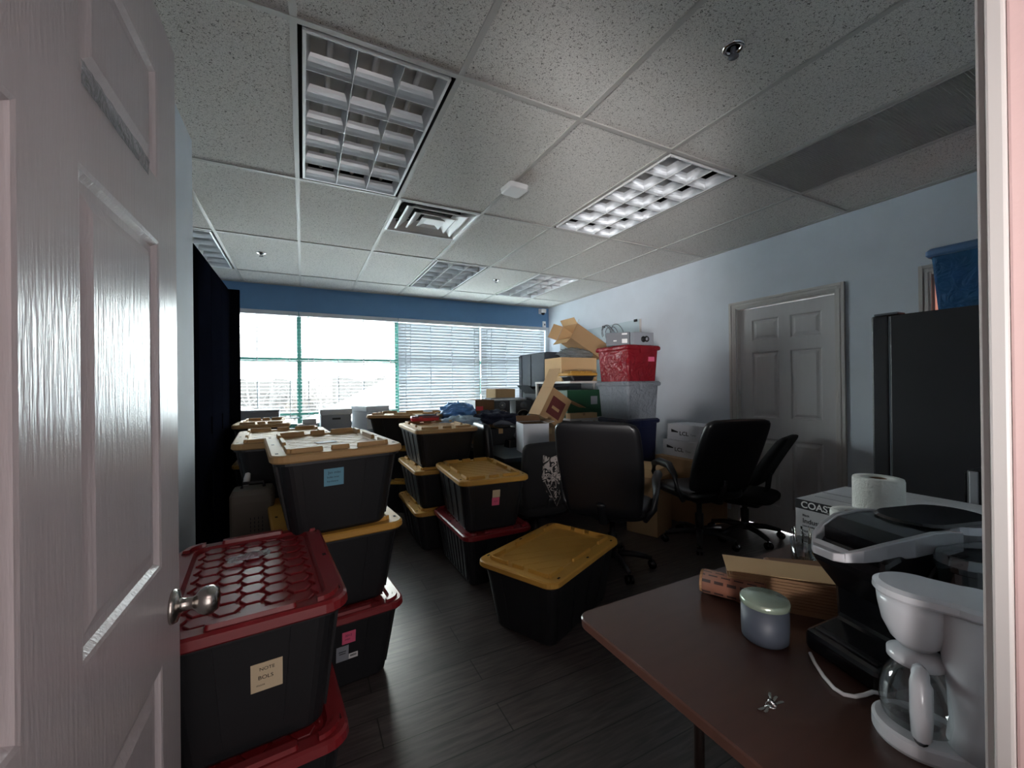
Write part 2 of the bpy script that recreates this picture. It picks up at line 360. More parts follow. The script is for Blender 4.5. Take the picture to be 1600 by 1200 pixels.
# open entrance door, face at x=-0.22, free edge y=-0.49
W = 0.95; door = tag(bpy.data.objects.new('door_1', None)); COL.objects.link(door); door['kind'] = 'structure'
door.location = (-0.22, -0.49, 0.012); door.rotation_euler = (0, 0, -PI/2)      # local x -> -Y, local y -> +X
b = MB().use(M_DOOR)
panel_door(b, W, 2.018, 0.036, [(0.12, 0.43), (0.55, 0.83)], [(0.22, 0.785), (0.967, 1.578), (1.69, 1.90)])
b.build('door_slab', door)
kb = MB().use(M_STEEL).at((0.055, 0, 0.862), rx=-PI/2)
kb.lathe([(0.033, 0), (0.033, 0.004), (0.030, 0.010), (0.016, 0.013), (0.0125, 0.018), (0.0115, 0.034), (0.015, 0.038), (0.024, 0.046), (0.0285, 0.056), (0.0275, 0.068), (0.021, 0.077), (0.009, 0.080)], 32)
kb.build('door_knob', door)
hb = MB().use(M_STEEL)
for z in (0.2, 1.0, 1.8): hb.at((W, 0.002, z)).lathe([(0.006, -0.045), (0.006, 0.045)], 12)
hb.build('hinge', door)
tp = MB().use(M_WRAP)
rr = random.Random(4); pts = []
for i in range(25):
    x = 0.425 - 0.245*i/24; pts.append([(x, 0.0016+0.0012*rr.random(), 1.676), (x, 0.0016+0.0018*rr.random(), 1.688), (x, 0.0016+0.0022*rr.random(), 1.700), (x, 0.0012, 1.706+0.003*rr.random())])
tp.rings(pts, False, False, closed=False)
tp.build('crinkled_tape', door)
# closed door in the right wall
d = bpy.data.objects.new('door_2', None); COL.objects.link(d); d['kind'] = 'structure'
d.location = (XR+0.075, D1[1]-0.014, 0.01); d.rotation_euler = (0, 0, -PI/2)
# local y -> +X ; visible face is y=-T (towards -X)
Wd = D1[1]-D1[0]-0.028
panel_door(MB().use(M_DOOR2), Wd, 1.985, 0.036, [(0.11, 0.355), (0.445, 0.69)], [(0.20, 0.80), (0.98, 1.58), (1.68, 1.88)]).build('door_slab', d)
MB().use(M_STEEL).at((0.06, -0.036, 0.90), rx=PI/2).lathe([(0.033, 0), (0.030, 0.010), (0.012, 0.018), (0.0115, 0.034), (0.024, 0.046), (0.0285, 0.056), (0.021, 0.077), (0.009, 0.080)], 24).build('door_knob', d)
# baseboards
struct(MB().use(M_TRIM).box(XR-0.012, XR, D1[1]+0.062, YW, 0, 0.09).box(XR-0.012, XR, D2[1]+0.062, D1[0]-0.062, 0, 0.09).build('baseboard_right', bevel=0.003))
struct(MB().use(M_TRIM).box(-0.48, -0.468, YD, 1.026, 0, 0.09).build('baseboard_left', bevel=0.003))
struct(MB().use(M_TRIM).box(0.79, XR, YD, YD+0.012, 0, 0.09).build('baseboard_entrance', bevel=0.003))
# windows
mull = [WX0, -0.02, 1.215, 2.466, WX1]
yf = YW+0.10
for i in range(4):
    x0, x1 = mull[i], mull[i+1]
    wn = bpy.data.objects.new('window_%d' % (i+1), None); COL.objects.link(wn); wn['kind'] = 'structure'; wn.location = (x0, yf, WZ0)
    w_, h_ = x1-x0, WZ1-WZ0
    b = MB().use(M_TEAL); t = 0.028
    b.box(0, t, 0, 0.06, 0, h_); b.box(w_-t, w_, 0, 0.06, 0, h_); b.box(t, w_-t, 0, 0.06, 0, 0.05); b.box(t, w_-t, 0, 0.06, h_-0.05, h_)
    b.box(t, w_-t, 0, 0.06, 0.845, 0.895)
    if i < 2: b.box(t, w_-t, 0, 0.05, 0.16, 0.20)
    b.build('window_frame', wn)
    MB().use(M_GLASS).box(t, w_-t, 0.028, 0.031, 0.05, 0.845).box(t, w_-t, 0.028, 0.031, 0.895, h_-0.05).build('pane', wn)
struct(MB().use(M_TRIM).box(WX0-0.02, WX1+0.02, YW-0.03, yf, WZ0-0.025, WZ0).build('trim_5', bevel=0.003))
# blinds
def blind(x0, x1, zb, tilt, label, raise_gap=0):
    t = thing('venetian_blind', label, 'window blind', (x0, YW+0.035, WZ1), 0, 'white venetian blinds along the window wall')
    W = x1-x0
    MB().use(M_HEADRAIL).box(0, W, -0.055, 0.03, -0.055, -0.002).build('head_rail', t, bevel=0.003)
    b = MB().use(M_SLAT); z = -0.085; c = math.cos(tilt)*0.024; s_ = math.sin(tilt)*0.024; n = 0
    while z > zb - WZ1 + 0.04:
        pr = [(-c, -s_), (-c*0.35, -s_*0.35+0.0025), (c*0.35, s_*0.35+0.0025), (c, s_)]
        rs = [[(x, y_, z+z_) for y_, z_ in pr] + [(x, y_, z+z_-0.0022) for y_, z_ in reversed(pr)] for x in (0.004, W-0.004)]
        b.rings(rs); z -= 0.044
    b.build('slats', t)
    MB().use(M_SLAT).box(0.004, W-0.004, -0.025, 0.025, zb-WZ1, zb-WZ1+0.018).build('bottom_rail', t, bevel=0.002)
    k = [0.10, W*0.37, W*0.63, W-0.10]
    b = MB().use(M_SLAT)
    for x in k: b.box(x-0.0035, x+0.0035, -0.027, -0.0265, zb-WZ1, -0.05); b.box(x-0.0035, x+0.0035, 0.0265, 0.027, zb-WZ1, -0.05)
    b.build('ladder_tape', t)
    MB().use(M_SLAT).at((0.16, -0.06, -0.06)).lathe([(0.0035, 0), (0.0035, -0.75)], 8).build('tilt_wand', t)
    return t
blind(WX0+0.005, -0.025, 0.92, R(6), 'open white venetian blind beside the tall black cabinet, leftmost on the window wall')
blind(-0.015, 1.210, 0.84, R(6), 'open white venetian blind with the snowy roof showing behind it')
blind(1.220, 2.461, 0.90, R(-60), 'tilted white venetian blind, second from the camera corner, above the blue bag')
blind(2.471, WX1-0.005, 0.90, R(-63), 'tilted white venetian blind in the corner beneath the dome camera')

# ------------------------------------------------------------------ ceiling fixtures
def troffer(k, y0, label):
    t = thing('ceiling_light', label, 'ceiling light', (k*F, y0, HC), 0, 'recessed louvered ceiling lights')
    W, L = F, 2*F
    b = MB().use(M_HOLE); g = 0.014
    b.box(0.004, W-0.004, g, L-g, 0.105, 0.11)
    b.box(0.010, 0.014, g, L-g, 0.004, 0.105); b.box(W-0.014, W-0.010, g, L-g, 0.004, 0.105); b.box(g, W-g, g, g+0.004, 0.004, 0.105); b.box(g, W-g, L-g-0.004, L-g, 0.004, 0.105)
    b.build('housing', t)
    b = MB().use(M_LWHITE); a, c = 0.028, 0.040
    b.box(a, c, a, L-a, -0.002, 0.02); b.box(W-c, W-a, a, L-a, -0.002, 0.02); b.box(c, W-c, a, c, -0.002, 0.02); b.box(c, W-c, L-c, L-a, -0.002, 0.02)
    b.build('frame', t, bevel=0.002)
    b = MB().use(M_ALU); dx = (W-2*c)/3; dy = (L-2*c)/6
    b.use(M_LWHITE).box(c, W-c, c, L-c, 0.100, 0.103); b.use(M_ALU)
    prof = [(0.0015, 0.0), (0.003, 0.015), (0.007, 0.032), (0.014, 0.048), (0.022, 0.060)]
    for j in range(0, 7):       # cross blades, parabolic section
        y = c + j*dy
        lo = [(-p, z) for p, z in prof]; hi = [(p, z) for p, z in reversed(prof)]
        if j == 0: lo = [(0, z) for p, z in prof]
        if j == 6: hi = [(0, z) for p, z in reversed(prof)]
        b.rings([[(x, y+u, z) for u, z in lo+hi] for x in (c, W-c)], smooth=False)
    for i in range(0, 4):
        x = c + i*dx; pr2 = [(p*0.8, z) for p, z in prof]
        lo = [(-p, z) for p, z in pr2]; hi = [(p, z) for p, z in reversed(pr2)]
        if i == 0: lo = [(0, z) for p, z in pr2]
        if i == 3: hi = [(0, z) for p, z in reversed(pr2)]
        b.rings([[(x+u, y, z) for u, z in lo+hi] for y in (c, L-c)], smooth=False)
    b.build('louver', t)
    b = MB().use(M_LWHITE)
    for j in range(1, 6): b.box(c, W-c, c+j*dy-0.0012, c+j*dy+0.0012, -0.0015, 0.002)
    for i in (1, 2): b.box(c+i*dx-0.0016, c+i*dx+0.0016, c, L-c, -0.002, 0.002)
    b.build('blade_edge', t)
    for i in range(3): MB().use(M_LWHITE).tube([(c+dx*(i+0.5), 0.06, 0.081), (c+dx*(i+0.5), L-0.06, 0.081)], 0.0125, 12).build('fluorescent_tube', t)
troffer(0, 0, 'large recessed louvered ceiling light nearest the open entrance door')
troffer(3, 0, 'recessed louvered ceiling light beside the long egg-crate return grille')
troffer(2, 4*F, 'recessed louvered ceiling light between the square air diffuser and the blue wall')
troffer(4, 4*F, 'recessed louvered ceiling light nearest the dome camera corner')
troffer(-2, 4*F, 'recessed louvered ceiling light above the tall black cabinet')
# square diffuser
t = thing('air_diffuser', 'square white stepped ceiling air diffuser next to the first light', 'air vent', (1.5*F, 2.5*F, HC))
b = MB().use(M_LWHITE); b.rings([[(x*s, y*s, z) for x, y in ((-1, -1), (1, -1), (1, 1), (-1, 1))] for s, z in ((0.298, 0.0), (0.298, 0.01), (0.272, 0.01), (0.235, 0.08))][::1], False, False)
b.rings([[(x*s, y*s, z) for x, y in ((-1, -1), (1, -1), (1, 1), (-1, 1))] for s, z in ((0.298, 0.0), (0.280, -0.003), (0.274, 0.002), (0.235, 0.08))], False, False)
b.build('outer_cone', t)
for s0, z0, s1, z1 in ((0.232, -0.003, 0.150, 0.045), (0.160, -0.008, 0.080, 0.040)):
    MB().use(M_LWHITE).rings([[(x*s, y*s, z) for x, y in ((-1, -1), (1, -1), (1, 1), (-1, 1))] for s, z in ((s0, z0), (s0-0.012, z0-0.004), (s1, z1), (s1+0.004, z1))], False, False).build('cone_ring', t)
MB().use(M_LWHITE).rings([[(x*s, y*s, z) for x, y in ((-1, -1), (1, -1), (1, 1), (-1, 1))] for s, z in ((0.045, 0.0), (0.088, -0.012), (0.090, -0.009), (0.05, 0.035))]).build('centre_plate', t)
MB().use(M_HOLE).lathe([(0.235, 0.083), (0.235, 0.086)], 32).build('duct', t)
for sx in (-1, 1):
    for sy in (-1, 1): MB().use(M_GREYP).bar((sx*0.05, sy*0.05, 0.03), (sx*0.22, sy*0.22, 0.06), 0.006, 0.012).build('bracket', t)
# egg-crate return grille
t = thing('return_air_grille', 'long egg-crate return air grille in the ceiling near the right wall', 'air vent', (4*F, -2*F, HC))
b = MB().use(M_TBAR); Wg, Lg = F, 2*F; e = 0.016
b.box(e, 2*e, e, Lg-e, 0, 0.012); b.box(Wg-2*e, Wg-e, e, Lg-e, 0, 0.012); b.box(2*e, Wg-2*e, e, 2*e, 0, 0.012); b.box(2*e, Wg-2*e, Lg-2*e, Lg-e, 0, 0.012)
b.build('frame', t)
b = MB().use(M_TBAR)
n = 44
for i in range(1, n): x = 2*e+(Wg-4*e)*i/n; b.box(x-0.0007, x+0.0007, 2*e, Lg-2*e, 0.001, 0.011)
n = 90
for i in range(1, n): y = 2*e+(Lg-4*e)*i/n; b.box(2*e, Wg-2*e, y-0.0007, y+0.0007, 0.001, 0.0112)
b.build('lattice', t)
MB().use(mat('grille_backing', '#8f8c87', 0.9)).box(e, Wg-e, e, Lg-e, 0.05, 0.054).build('backing', t)
# wireless access point
t = thing('access_point', 'small square white box fixed beneath the ceiling grid with a dust mark', 'wireless access point', (1.235, 0.72, HC), R(4))
MB().use(M_LWHITE).at().loft([(-0.045, 0.12, 0.12, 0.02), (-0.040, 0.135, 0.135, 0.022), (-0.012, 0.145, 0.145, 0.024), (-0.008, 0.13, 0.13, 0.02)], smooth=False).build('cover', t, bevel=0.002)
MB().use(M_GREYP).box(-0.03, 0.03, -0.03, 0.03, -0.010, -0.001).build('mount', t)
# sprinklers
def sprinkler(x, y, label):
    t = thing('fire_sprinkler', label, 'fire sprinkler', (x, y, HC+0.006), 0, 'ceiling fire sprinklers')
    MB().use(M_CHROME).lathe([(0.040, 0.0), (0.040, -0.004), (0.034, -0.008), (0.024, -0.006), (0.022, 0.012)], 28, True, False).build('escutcheon', t)
    b = MB().use(M_GREYP).lathe([(0.010, 0.01), (0.010, -0.012), (0.006, -0.018)], 12); b.bar((-0.010, 0, -0.01), (-0.004, 0, -0.034), 0.004, 0.004); b.bar((0.010, 0, -0.01), (0.004, 0, -0.034), 0.004, 0.004)
    b.build('head', t)
    MB().use(M_GREYP).lathe([(0.019, -0.034), (0.019, -0.036)], 14).build('deflector', t)
sprinkler(1.496, -0.595, 'chrome ceiling sprinkler nearest the camera, between the grille and the access point')
sprinkler(-0.322, 2.93, 'chrome ceiling sprinkler beside the light above the black cabinet')
sprinkler(2.118, 2.913, 'chrome ceiling sprinkler between the two far lights')
# dome camera and sensor in the corner
t = thing('security_camera', 'white dome security camera on the blue wall in the far corner', 'security camera', (3.555, YW, 2.525))
MB().use(M_LWHITE).loft([(-0.03, 0.09, 0.09, 0.03, 0, -0.06), (0.03, 0.10, 0.10, 0.03, 0, -0.055)]).box(-0.05, 0.05, -0.012, 0, -0.04, 0.045).build('housing', t, bevel=0.003)
MB().use(M_BLACKG).at((0, -0.06, -0.03)).lathe([(0.032, 0), (0.03, -0.015), (0.02, -0.028), (0.006, -0.034)], 18).build('dome', t)
t = thing('wall_sensor', 'small white motion sensor below the dome camera', 'sensor', (3.60, YW, 2.315))
MB().use(M_LWHITE).loft([(-0.05, 0.055, 0.035, 0.008, 0, -0.0185), (0.05, 0.055, 0.03, 0.008, 0, -0.016)]).build('cover', t)
MB().use(M_GREYP).box(-0.012, 0.012, -0.038, -0.035, -0.02, 0.01).build('lens', t)
# whiteboard on the right wall
t = thing('glass_whiteboard', 'pale glass board clipped to the right wall behind the clutter', 'whiteboard', (XR, 3.0, 1.30))
MB().use(mat('pale_glass_board', '#b9c8cf', 0.15)).box(-0.022, -0.016, -0.86, 0.86, 0, 0.80).build('panel', t)
MB().use(M_TRIM).box(-0.024, -0.001, -0.872, -0.86, 0, 0.80).box(-0.024, -0.001, 0.86, 0.872, 0, 0.80).build('edge_strip', t)
for y in (-0.80, -0.20):
    MB().use(M_INK).cbox((-0.028, y, 0.79), (0.012, 0.05, 0.03)).build('clip', t)
# ------------------------------------------------------------------ storage totes
def tote(name, label, x, y, z0, zt, W, L, yaw, lid='yellow', group=None, note=None, ribs=2, tx=0, ty=0, body=None, grooves=None):
    H = zt - z0
    cat = 'storage bin'
    t = thing(name, label, cat, (x, y, z0), yaw, group, rx=tx, ry=ty)
    lm = {'yellow': M_YEL, 'tan': M_YEL2, 'red': M_RED, 'grey': M_GREYP}[lid]
    sx = W/0.51; sy = L/0.77
    b = MB().use(body or M_BLACKP)
    tw, tl = W-0.055, L-0.07; bw, bl = W-0.135*sx, L-0.17*sy; zr = H-0.062
    b.loft([(0, bw-0.02, bl-0.02, 0.04), (0.012, bw, bl, 0.045), (zr, tw, tl, 0.05), (zr, tw+0.03, tl+0.035, 0.055), (H-0.035, tw+0.032, tl+0.037, 0.055)])
    # moulded vertical ribs
    def rib(px0, py0, px1, py1, wx, wy):
        b.rings([[(px+sx_*wx/2, py+sy_*wy/2, z) for sx_, sy_ in ((-1, -1), (1, -1), (1, 1), (-1, 1))] for px, py, z in ((px0, py0, 0.03), (px1, py1, zr))])
    if ribs == 2:
        for sgn in (-1, 1):
            for v in (-0.36, -0.12, 0.12, 0.36):
                rib(sgn*bw/2, v*bl, sgn*tw/2, v*tl, 0.016, 0.10*sy)
            for u in (-0.27, 0.27): rib(u*bw, sgn*bl/2, u*tw, sgn*tl/2, 0.05, 0.008)
    elif ribs > 2:
        for sgn in (-1, 1):
            for i in range(ribs):
                v = -0.40 + 0.8*i/(ribs-1); rib(sgn*bw/2, v*bl, sgn*tw/2, v*tl, 0.022, 0.032)
            for i in range(5):
                v = -0.36 + 0.72*i/4; rib(v*bw, sgn*bl/2, v*tw, sgn*tl/2, 0.030, 0.014)
    b.build('bin_body', t)
    b = MB().use(lm)
    zf = H-0.018
    iw, il = (W-0.078, L-0.075) if lid == 'red' else (W-0.115, L-0.10)
    if lid == 'red':
        zi = zf-0.012; b.loft([(H-0.052, W-0.012, L-0.012, 0.06), (H-0.046, W, L, 0.065), (zf-0.006, W-0.006, L-0.006, 0.062), (zf, W-0.022, L-0.022, 0.055), (zf, iw-0.03, il-0.02, 0.05), (zi, iw-0.05, il-0.04, 0.045)], cap0=False)
        # raised hexagon field
        hr = 0.037; dx = hr*1.5*1.04; dy = hr*math.sqrt(3)*1.04; nx = int((iw-0.10)/2/dx)+1; ny = int((il-0.08)/2/dy)+1
        hw, hl = (iw-0.065)/2, (il-0.055)/2
        for i in range(-nx-1, nx+2):
            for j in range(-ny-1, ny+2):
                cx = i*dx; cy = j*dy + (dy/2 if i % 2 else 0)
                if abs(cx) > hw+hr*0.5 or abs(cy) > hl+hr*0.5: continue
                p = [(max(-hw, min(hw, cx+hr*0.86*math.cos(PI/3*k))), max(-hl, min(hl, cy+hr*0.86*math.sin(PI/3*k)))) for k in range(6)]
                ar = 0.5*abs(sum(p[k][0]*p[(k+1) % 6][1]-p[(k+1) % 6][0]*p[k][1] for k in range(6)))
                if ar < hr*hr*0.35: continue
                c = (sum(a for a, _ in p)/6, sum(a for _, a in p)/6)
                b.rings([[(c[0]+(a-c[0])*s, c[1]+(q_-c[1])*s, z) for a, q_ in p] for s, z in ((1, zi), (1, zi+0.005), (0.92, zi+0.007))], cap0=False)
        segs = [(0, -1, 0, 0.46), (0, 1, 0, 0.46), (-1, 0, 0, 0.0), (1, 0, 0, 0.0)]
        for sgn in (-1, 1):
            b.loft([(zf-0.004, iw*0.52, 0.030, 0.01, -0.02*sgn*0, sgn*(il/2+0.004)), (H-0.006, iw*0.50, 0.024, 0.008, 0, sgn*(il/2+0.004))])
            for s2 in (-1, 1):   # curved corner upstands
                cx, cy, r = s2*(iw/2-0.045), sgn*(il/2-0.045), 0.052
                a0 = {(1, 1): 0, (-1, 1): PI/2, (-1, -1): PI, (1, -1): 1.5*PI}[(s2, sgn)]
                rs = []
                for q_ in range(7):
                    a = a0+PI/2*q_/6; rs.append([(cx+(r+e)*math.cos(a), cy+(r+e)*math.sin(a), z) for e, z in ((-0.012, zf-0.004), (-0.009, H-0.007), (0.009, H-0.007), (0.012, zf-0.004))])
                b.rings(rs)
    else:
        zi = zf-0.008
        b.loft([(H-0.050, W-0.012, L-0.012, 0.06), (H-0.044, W, L, 0.065), (zf-0.006, W-0.004, L-0.004, 0.062), (zf, W-0.018, L-0.018, 0.055), (zf, iw-0.02, il-0.02, 0.05), (zi, iw-0.045, il-0.045, 0.045)], cap0=False)
        # upstand segments around the lid
        def seg(cx, cy, dx_, dy_):
            b.loft([(zi-0.001, dx_, dy_, 0.006, cx, cy), (H-0.001, dx_-0.006, dy_-0.006, 0.005, cx, cy), (H, dx_-0.012, dy_-0.012, 0.004, cx, cy)], n=2)
        ww, ll = iw/2-0.008, il/2-0.008
        for sgn in (-1, 1):
            seg(0, sgn*ll, 0.075*sx, 0.020)
            for u in (-1, 1): seg(u*(ww-0.065*sx), sgn*ll, 0.12*sx, 0.020)
            seg(sgn*ww, 0, 0.020, 0.20*sy)
            for u in (-1, 1): seg(sgn*ww, u*(ll-0.065), 0.020, 0.13)
        # diamond lattice ridges
        hw, hl = iw/2-0.035, il/2-0.035
        for s_ in (-1, 1):
            for c in [-0.52+0.13*i for i in range(9)]:
                # line y = s_*x*1.5 + c clipped to the field
                pts = []
                for X in (-hw, hw):
                    Y = s_*X*1.5+c
                    if abs(Y) <= hl: pts.append((X, Y))
                for Y in (-hl, hl):
                    X = (Y-c)/(s_*1.5)
                    if abs(X) < hw: pts.append((X, Y))
                if len(pts) == 2 and (Vector(pts[0])-Vector(pts[1])).length > 0.06:
                    b.bar((pts[0][0], pts[0][1], zi), (pts[1][0], pts[1][1], zi), 0.004, 0.002)
    b.use(M_HOLE)
    for sgn in (-1, 1):
        for v in (-0.39, 0, 0.39):
            b.cbox((sgn*(W/2-0.027*sx), v*L, zf), (0.011, 0.019, 0.0012))
    b.build('bin_lid', t)
    if note:
        for (kind, face, u, z, w_, h_, m_, lines) in note:
            b = MB()
            # the note lies on the sloping end face (y negative) following its draft
            dr = (tl-bl)/2/(zr-0.012)
            def P(u_, z_): return (u_, -(bl/2+dr*(z_-0.012))-0.0006, z_)
            b.use(m_)
            p = [P(u-w_/2, z-h_/2), P(u+w_/2, z-h_/2), P(u+w_/2, z+h_/2), P(u-w_/2, z+h_/2)]
            bk = [(a, b_+0.0009, c) for a, b_, c in p]
            b.add([tuple(Vector(v)+Vector((0, -0.0012, 0))) for v in p]+bk, [(0, 1, 2, 3), (0, 4, 5, 1), (1, 5, 6, 2), (2, 6, 7, 3), (3, 7, 4, 0)])
            for s_, sz, du, dz in lines:
                if sz > 0:
                    o_ = Vector(P(u+du, z+dz)); text(b, s_, sz, o_, (1, 0, 0), Vector(P(u, z+0.1))-Vector(P(u, z)), M_INK, lift=0.0018)
                else:
                    o_ = Vector(P(u+du, z+dz)); b.use(M_INK); b.cbox((o_.x, o_.y-0.0016, o_.z), (-sz, 0.0004, 0.003))
            b.build(kind, t)
    return t
SN = 0.014
# red stack beside the entrance door
tote('storage_tote', 'bottom black bin with a red lid, under the hexagon-lidded bin next to the open door', -0.128, -0.035, 0, 0.372, 0.465, 0.72, R(5), 'red', 'red-lidded storage bins')
tote('storage_tote', 'black bin with red hexagon lid and cream handwritten note, beside the open door', -0.128, -0.045, 0.372-SN, 0.752, 0.465, 0.71, R(5), 'red', 'red-lidded storage bins',
     note=[('paper_label', 'F', 0.03, 0.205, 0.072, 0.078, M_PAPER, [('NOTE', 0.013, -0.017, 0.018), ('BOLS', 0.015, -0.020, -0.006), ('mont', 0.009, -0.024, -0.024)])])
# stack behind it
tote('storage_tote', 'bottom black bin with a red lid and pink note, second stack from the entrance door', 0.130, 0.645, 0, 0.368, 0.52, 0.78, R(6), 'red', 'red-lidded storage bins',
     note=[('pink_note', 'F', 0.02, 0.235, 0.055, 0.055, M_PINKN, [('2012', 0.014, -0.016, 0.006), ('misc', 0.012, -0.016, -0.010)]),
           ('product_label', 'F', -0.005, 0.165, 0.05, 0.07, M_GREYC, [('', -0.030, 0, 0.01), ('', -0.026, 0, 0)]),
           ('product_label', 'F', 0.040, 0.143, 0.038, 0.024, M_WHITEP, [('', -0.026, 0, 0), ('', -0.026, 0, 0.005)])])
tote('storage_tote', 'yellow-lidded black bin sandwiched in the middle of the stack with the blue note', 0.132, 0.635, 0.368-SN, 0.728, 0.515, 0.78, R(6), 'yellow', 'yellow-lidded storage bins')
tote('storage_tote', 'top black bin with a tan lid and a blue handwritten note taped to its end', 0.128, 0.57, 0.728-SN, 1.078, 0.51, 0.78, R(5.7), 'tan', 'tan-lidded storage bins', ty=R(-1.0),
     note=[('blue_note', 'F', -0.03, 0.235, 0.075, 0.072, M_BLUEN, [('Jan misc', 0.015, -0.022, 0.015), ('bulbs misc', 0.011, -0.026, -0.003), ('hardware', 0.011, -0.026, -0.020)])])
top_tote = [o for o in COL.objects if o.get('label', '').startswith('top black bin with a tan lid and a blue')][0]
MB().use(M_WHITEP).at((-0.01, -0.03, 0.3395), R(8)).box(-0.045, 0.04, -0.03, 0.03, 0, 0.0015).build('lid_label', top_tote)
t = thing('plastic_wrapper', 'crinkled shiny clear and pink wrapper lying on the red hexagon lid', 'wrapper', (-0.150, 0.06, 0.7365), R(15))
rr = random.Random(12); b = MB().use(tub_mat('shiny_clear_film', '#e4e6ea', 0.55, 0.08, 40)); rs = []
for i in range(19):
    f = i/18; x = -0.062+0.124*f; wd = 0.030*(0.75+0.25*math.sin(PI*f)); rs.append([(x+rr.uniform(-.003, .003), -wd+2*wd*j/10, 0.003+0.010*rr.random()*math.sin(PI*f)*math.sin(PI*j/10)+0.004*rr.random()) for j in range(11)])
vs = [p for r_ in rs for p in r_]; b.add(vs, [(i*11+j, i*11+j+1, (i+1)*11+j+1, (i+1)*11+j) for i in range(18) for j in range(10)]); b.build('film', t)
MB().use(M_PINKN).box(-0.035, 0.030, -0.010, 0.008, 0.0005, 0.0035).build('pink_insert', t)
# three high stack in the middle of the room
for i, (z0, z1, dx, lb) in enumerate(((0, 0.345, 0.0, 'bottom ribbed black bin of the three-high yellow-lidded stack in the aisle'), (0.331, 0.668, 0.0, 'middle black bin of the three-high yellow-lidded stack in the aisle'), (0.654, 0.988, 0.008, 'top tan-lidded bin of the three-high stack, the pink case resting on its lid'))):
    tote('storage_tote', lb, 1.055+dx, 1.93, z0, z1, 0.53, 0.76, R(-1), 'tan' if i == 2 else 'yellow', 'tan-lidded storage bins' if i == 2 else 'yellow-lidded storage bins')
# two high stack with red lower lid
tote('storage_tote', 'ribbed black bin with a dark red lid on the floor beneath the pink-noted bin', 1.165, 1.20, 0, 0.372, 0.50, 0.74, R(0), 'red', 'red-lidded storage bins', ribs=9)
tote('storage_tote', 'yellow-lidded black bin with a beige and a pink square note on its end', 1.155, 1.18, 0.372-SN, 0.728, 0.49, 0.75, R(-4), 'yellow', 'yellow-lidded storage bins',
     note=[('beige_note', 'F', 0.010, 0.245, 0.052, 0.050, M_PAPER, []), ('pink_note', 'F', 0.008, 0.192, 0.052, 0.052, M_PINKN, [('111', 0.018, -0.014, -0.004)])])
# lone bin
tote('storage_tote', 'single black bin with a bright yellow lid, alone on the floor by the table corner', 1.300, 0.425, 0, 0.385, 0.51, 0.77, R(-65), 'yellow', 'yellow-lidded storage bins')
# left group behind the suitcase
tote('storage_tote', 'hidden bottom black bin supporting the tan-lidded bin next to the black cabinet', -0.075, 1.50, 0, 0.345, 0.52, 0.80, R(2), 'yellow', 'yellow-lidded storage bins')
tote('storage_tote', 'second black bin from the floor, under the tan-lidded bin next to the black cabinet', -0.075, 1.50, 0.331, 0.690, 0.52, 0.80, R(2), 'yellow', 'yellow-lidded storage bins')
tote('storage_tote', 'tan-lidded black bin on top of the stack close to the tall black cabinet', -0.085, 1.42, 0.676, 1.032, 0.54, 0.82, R(4), 'tan', 'tan-lidded storage bins')
tote('storage_tote', 'tan-lidded black bin furthest left, in front of the grey box by the window', -0.29, 2.62, 0.70, 1.035, 0.42, 0.62, R(0), 'tan', 'tan-lidded storage bins')
tote('storage_tote', 'black bin under the tan-lidded bin in front of the grey window box', -0.29, 2.62, 0.36, 0.714, 0.42, 0.62, R(0), 'yellow', 'yellow-lidded storage bins')
tote('storage_tote', 'bottom black bin of the stack in front of the grey window box', -0.29, 2.62, 0, 0.374, 0.42, 0.62, R(0), 'yellow', 'yellow-lidded storage bins')
# bin J turned at an angle behind the aisle
for z0, z1, l_, lb in ((0, 0.36, 'yellow', 'lowest bin of the angled stack between the window boxes and the three-high stack'), (0.346, 0.70, 'yellow', 'middle bin of the angled stack between the window boxes and the three-high stack'), (0.686, 1.038, 'tan', 'angled tan-lidded black bin in front of the middle blind')):
    tt = tote('storage_tote', lb, 1.04, 2.86, z0, z1, 0.50, 0.78, R(58), l_, 'tan-lidded storage bins' if l_ == 'tan' else 'yellow-lidded storage bins')
tote('storage_tote', 'small black tote with a dark grey lid and pink sticker, low between stacks', 0.60, 2.35, 0, 0.50, 0.26, 0.34, R(0), 'grey', None,
     note=[('pink_sticker', 'F', -0.04, 0.34, 0.03, 0.09, M_PINKN, [])], ribs=0)

# ------------------------------------------------------------------ left side objects
t = thing('storage_cabinet', 'tall black cabinet along the left side, reaching towards the window', 'cabinet', (-0.565, 1.50, 0))
MB().use(M_BCAB).box(-0.55, 0, 0, 1.25, 0, 2.2).build('cabinet_body', t, bevel=0.004)
MB().use(M_BCAB).box(-0.55, 0.088, 1.2505, 1.275, 0, 2.19).build('end_panel', t, bevel=0.003)
for y0 in (0.005, 0.42, 0.835):
    d_ = MB().use(M_BCAB).box(0.0005, 0.018, y0, y0+0.41, 0.08, 2.17).build('cabinet_door', t, bevel=0.003)
    MB().use(M_BCAB).box(0.0185, 0.026, y0+0.37, y0+0.385, 1.0, 1.12).build('handle', d_)
t = thing('carrying_case', 'grey-brown upright case with embossed vertical lines, beneath the tan-lidded bin', 'case', (-0.215, 0.905, 0))
M_CASE = mat('grey_brown_case', '#4f473e', 0.6)
b = MB().use(M_CASE).at((0, 0, 0)).loft([(0, 0.19, 0.16, 0.02), (0.74, 0.19, 0.16, 0.02), (0.775, 0.19, 0.155, 0.02), (0.80, 0.17, 0.13, 0.02)], n=4)
b.build('case_shell', t)
b = MB().use(M_INK)
for x in (-0.005, 0.012, 0.029, 0.046):
    for z in range(16): b.cbox((x, -0.0803, 0.36+z*0.02), (0.004, 0.001, 0.012))
b.build('printed_lettering', t)
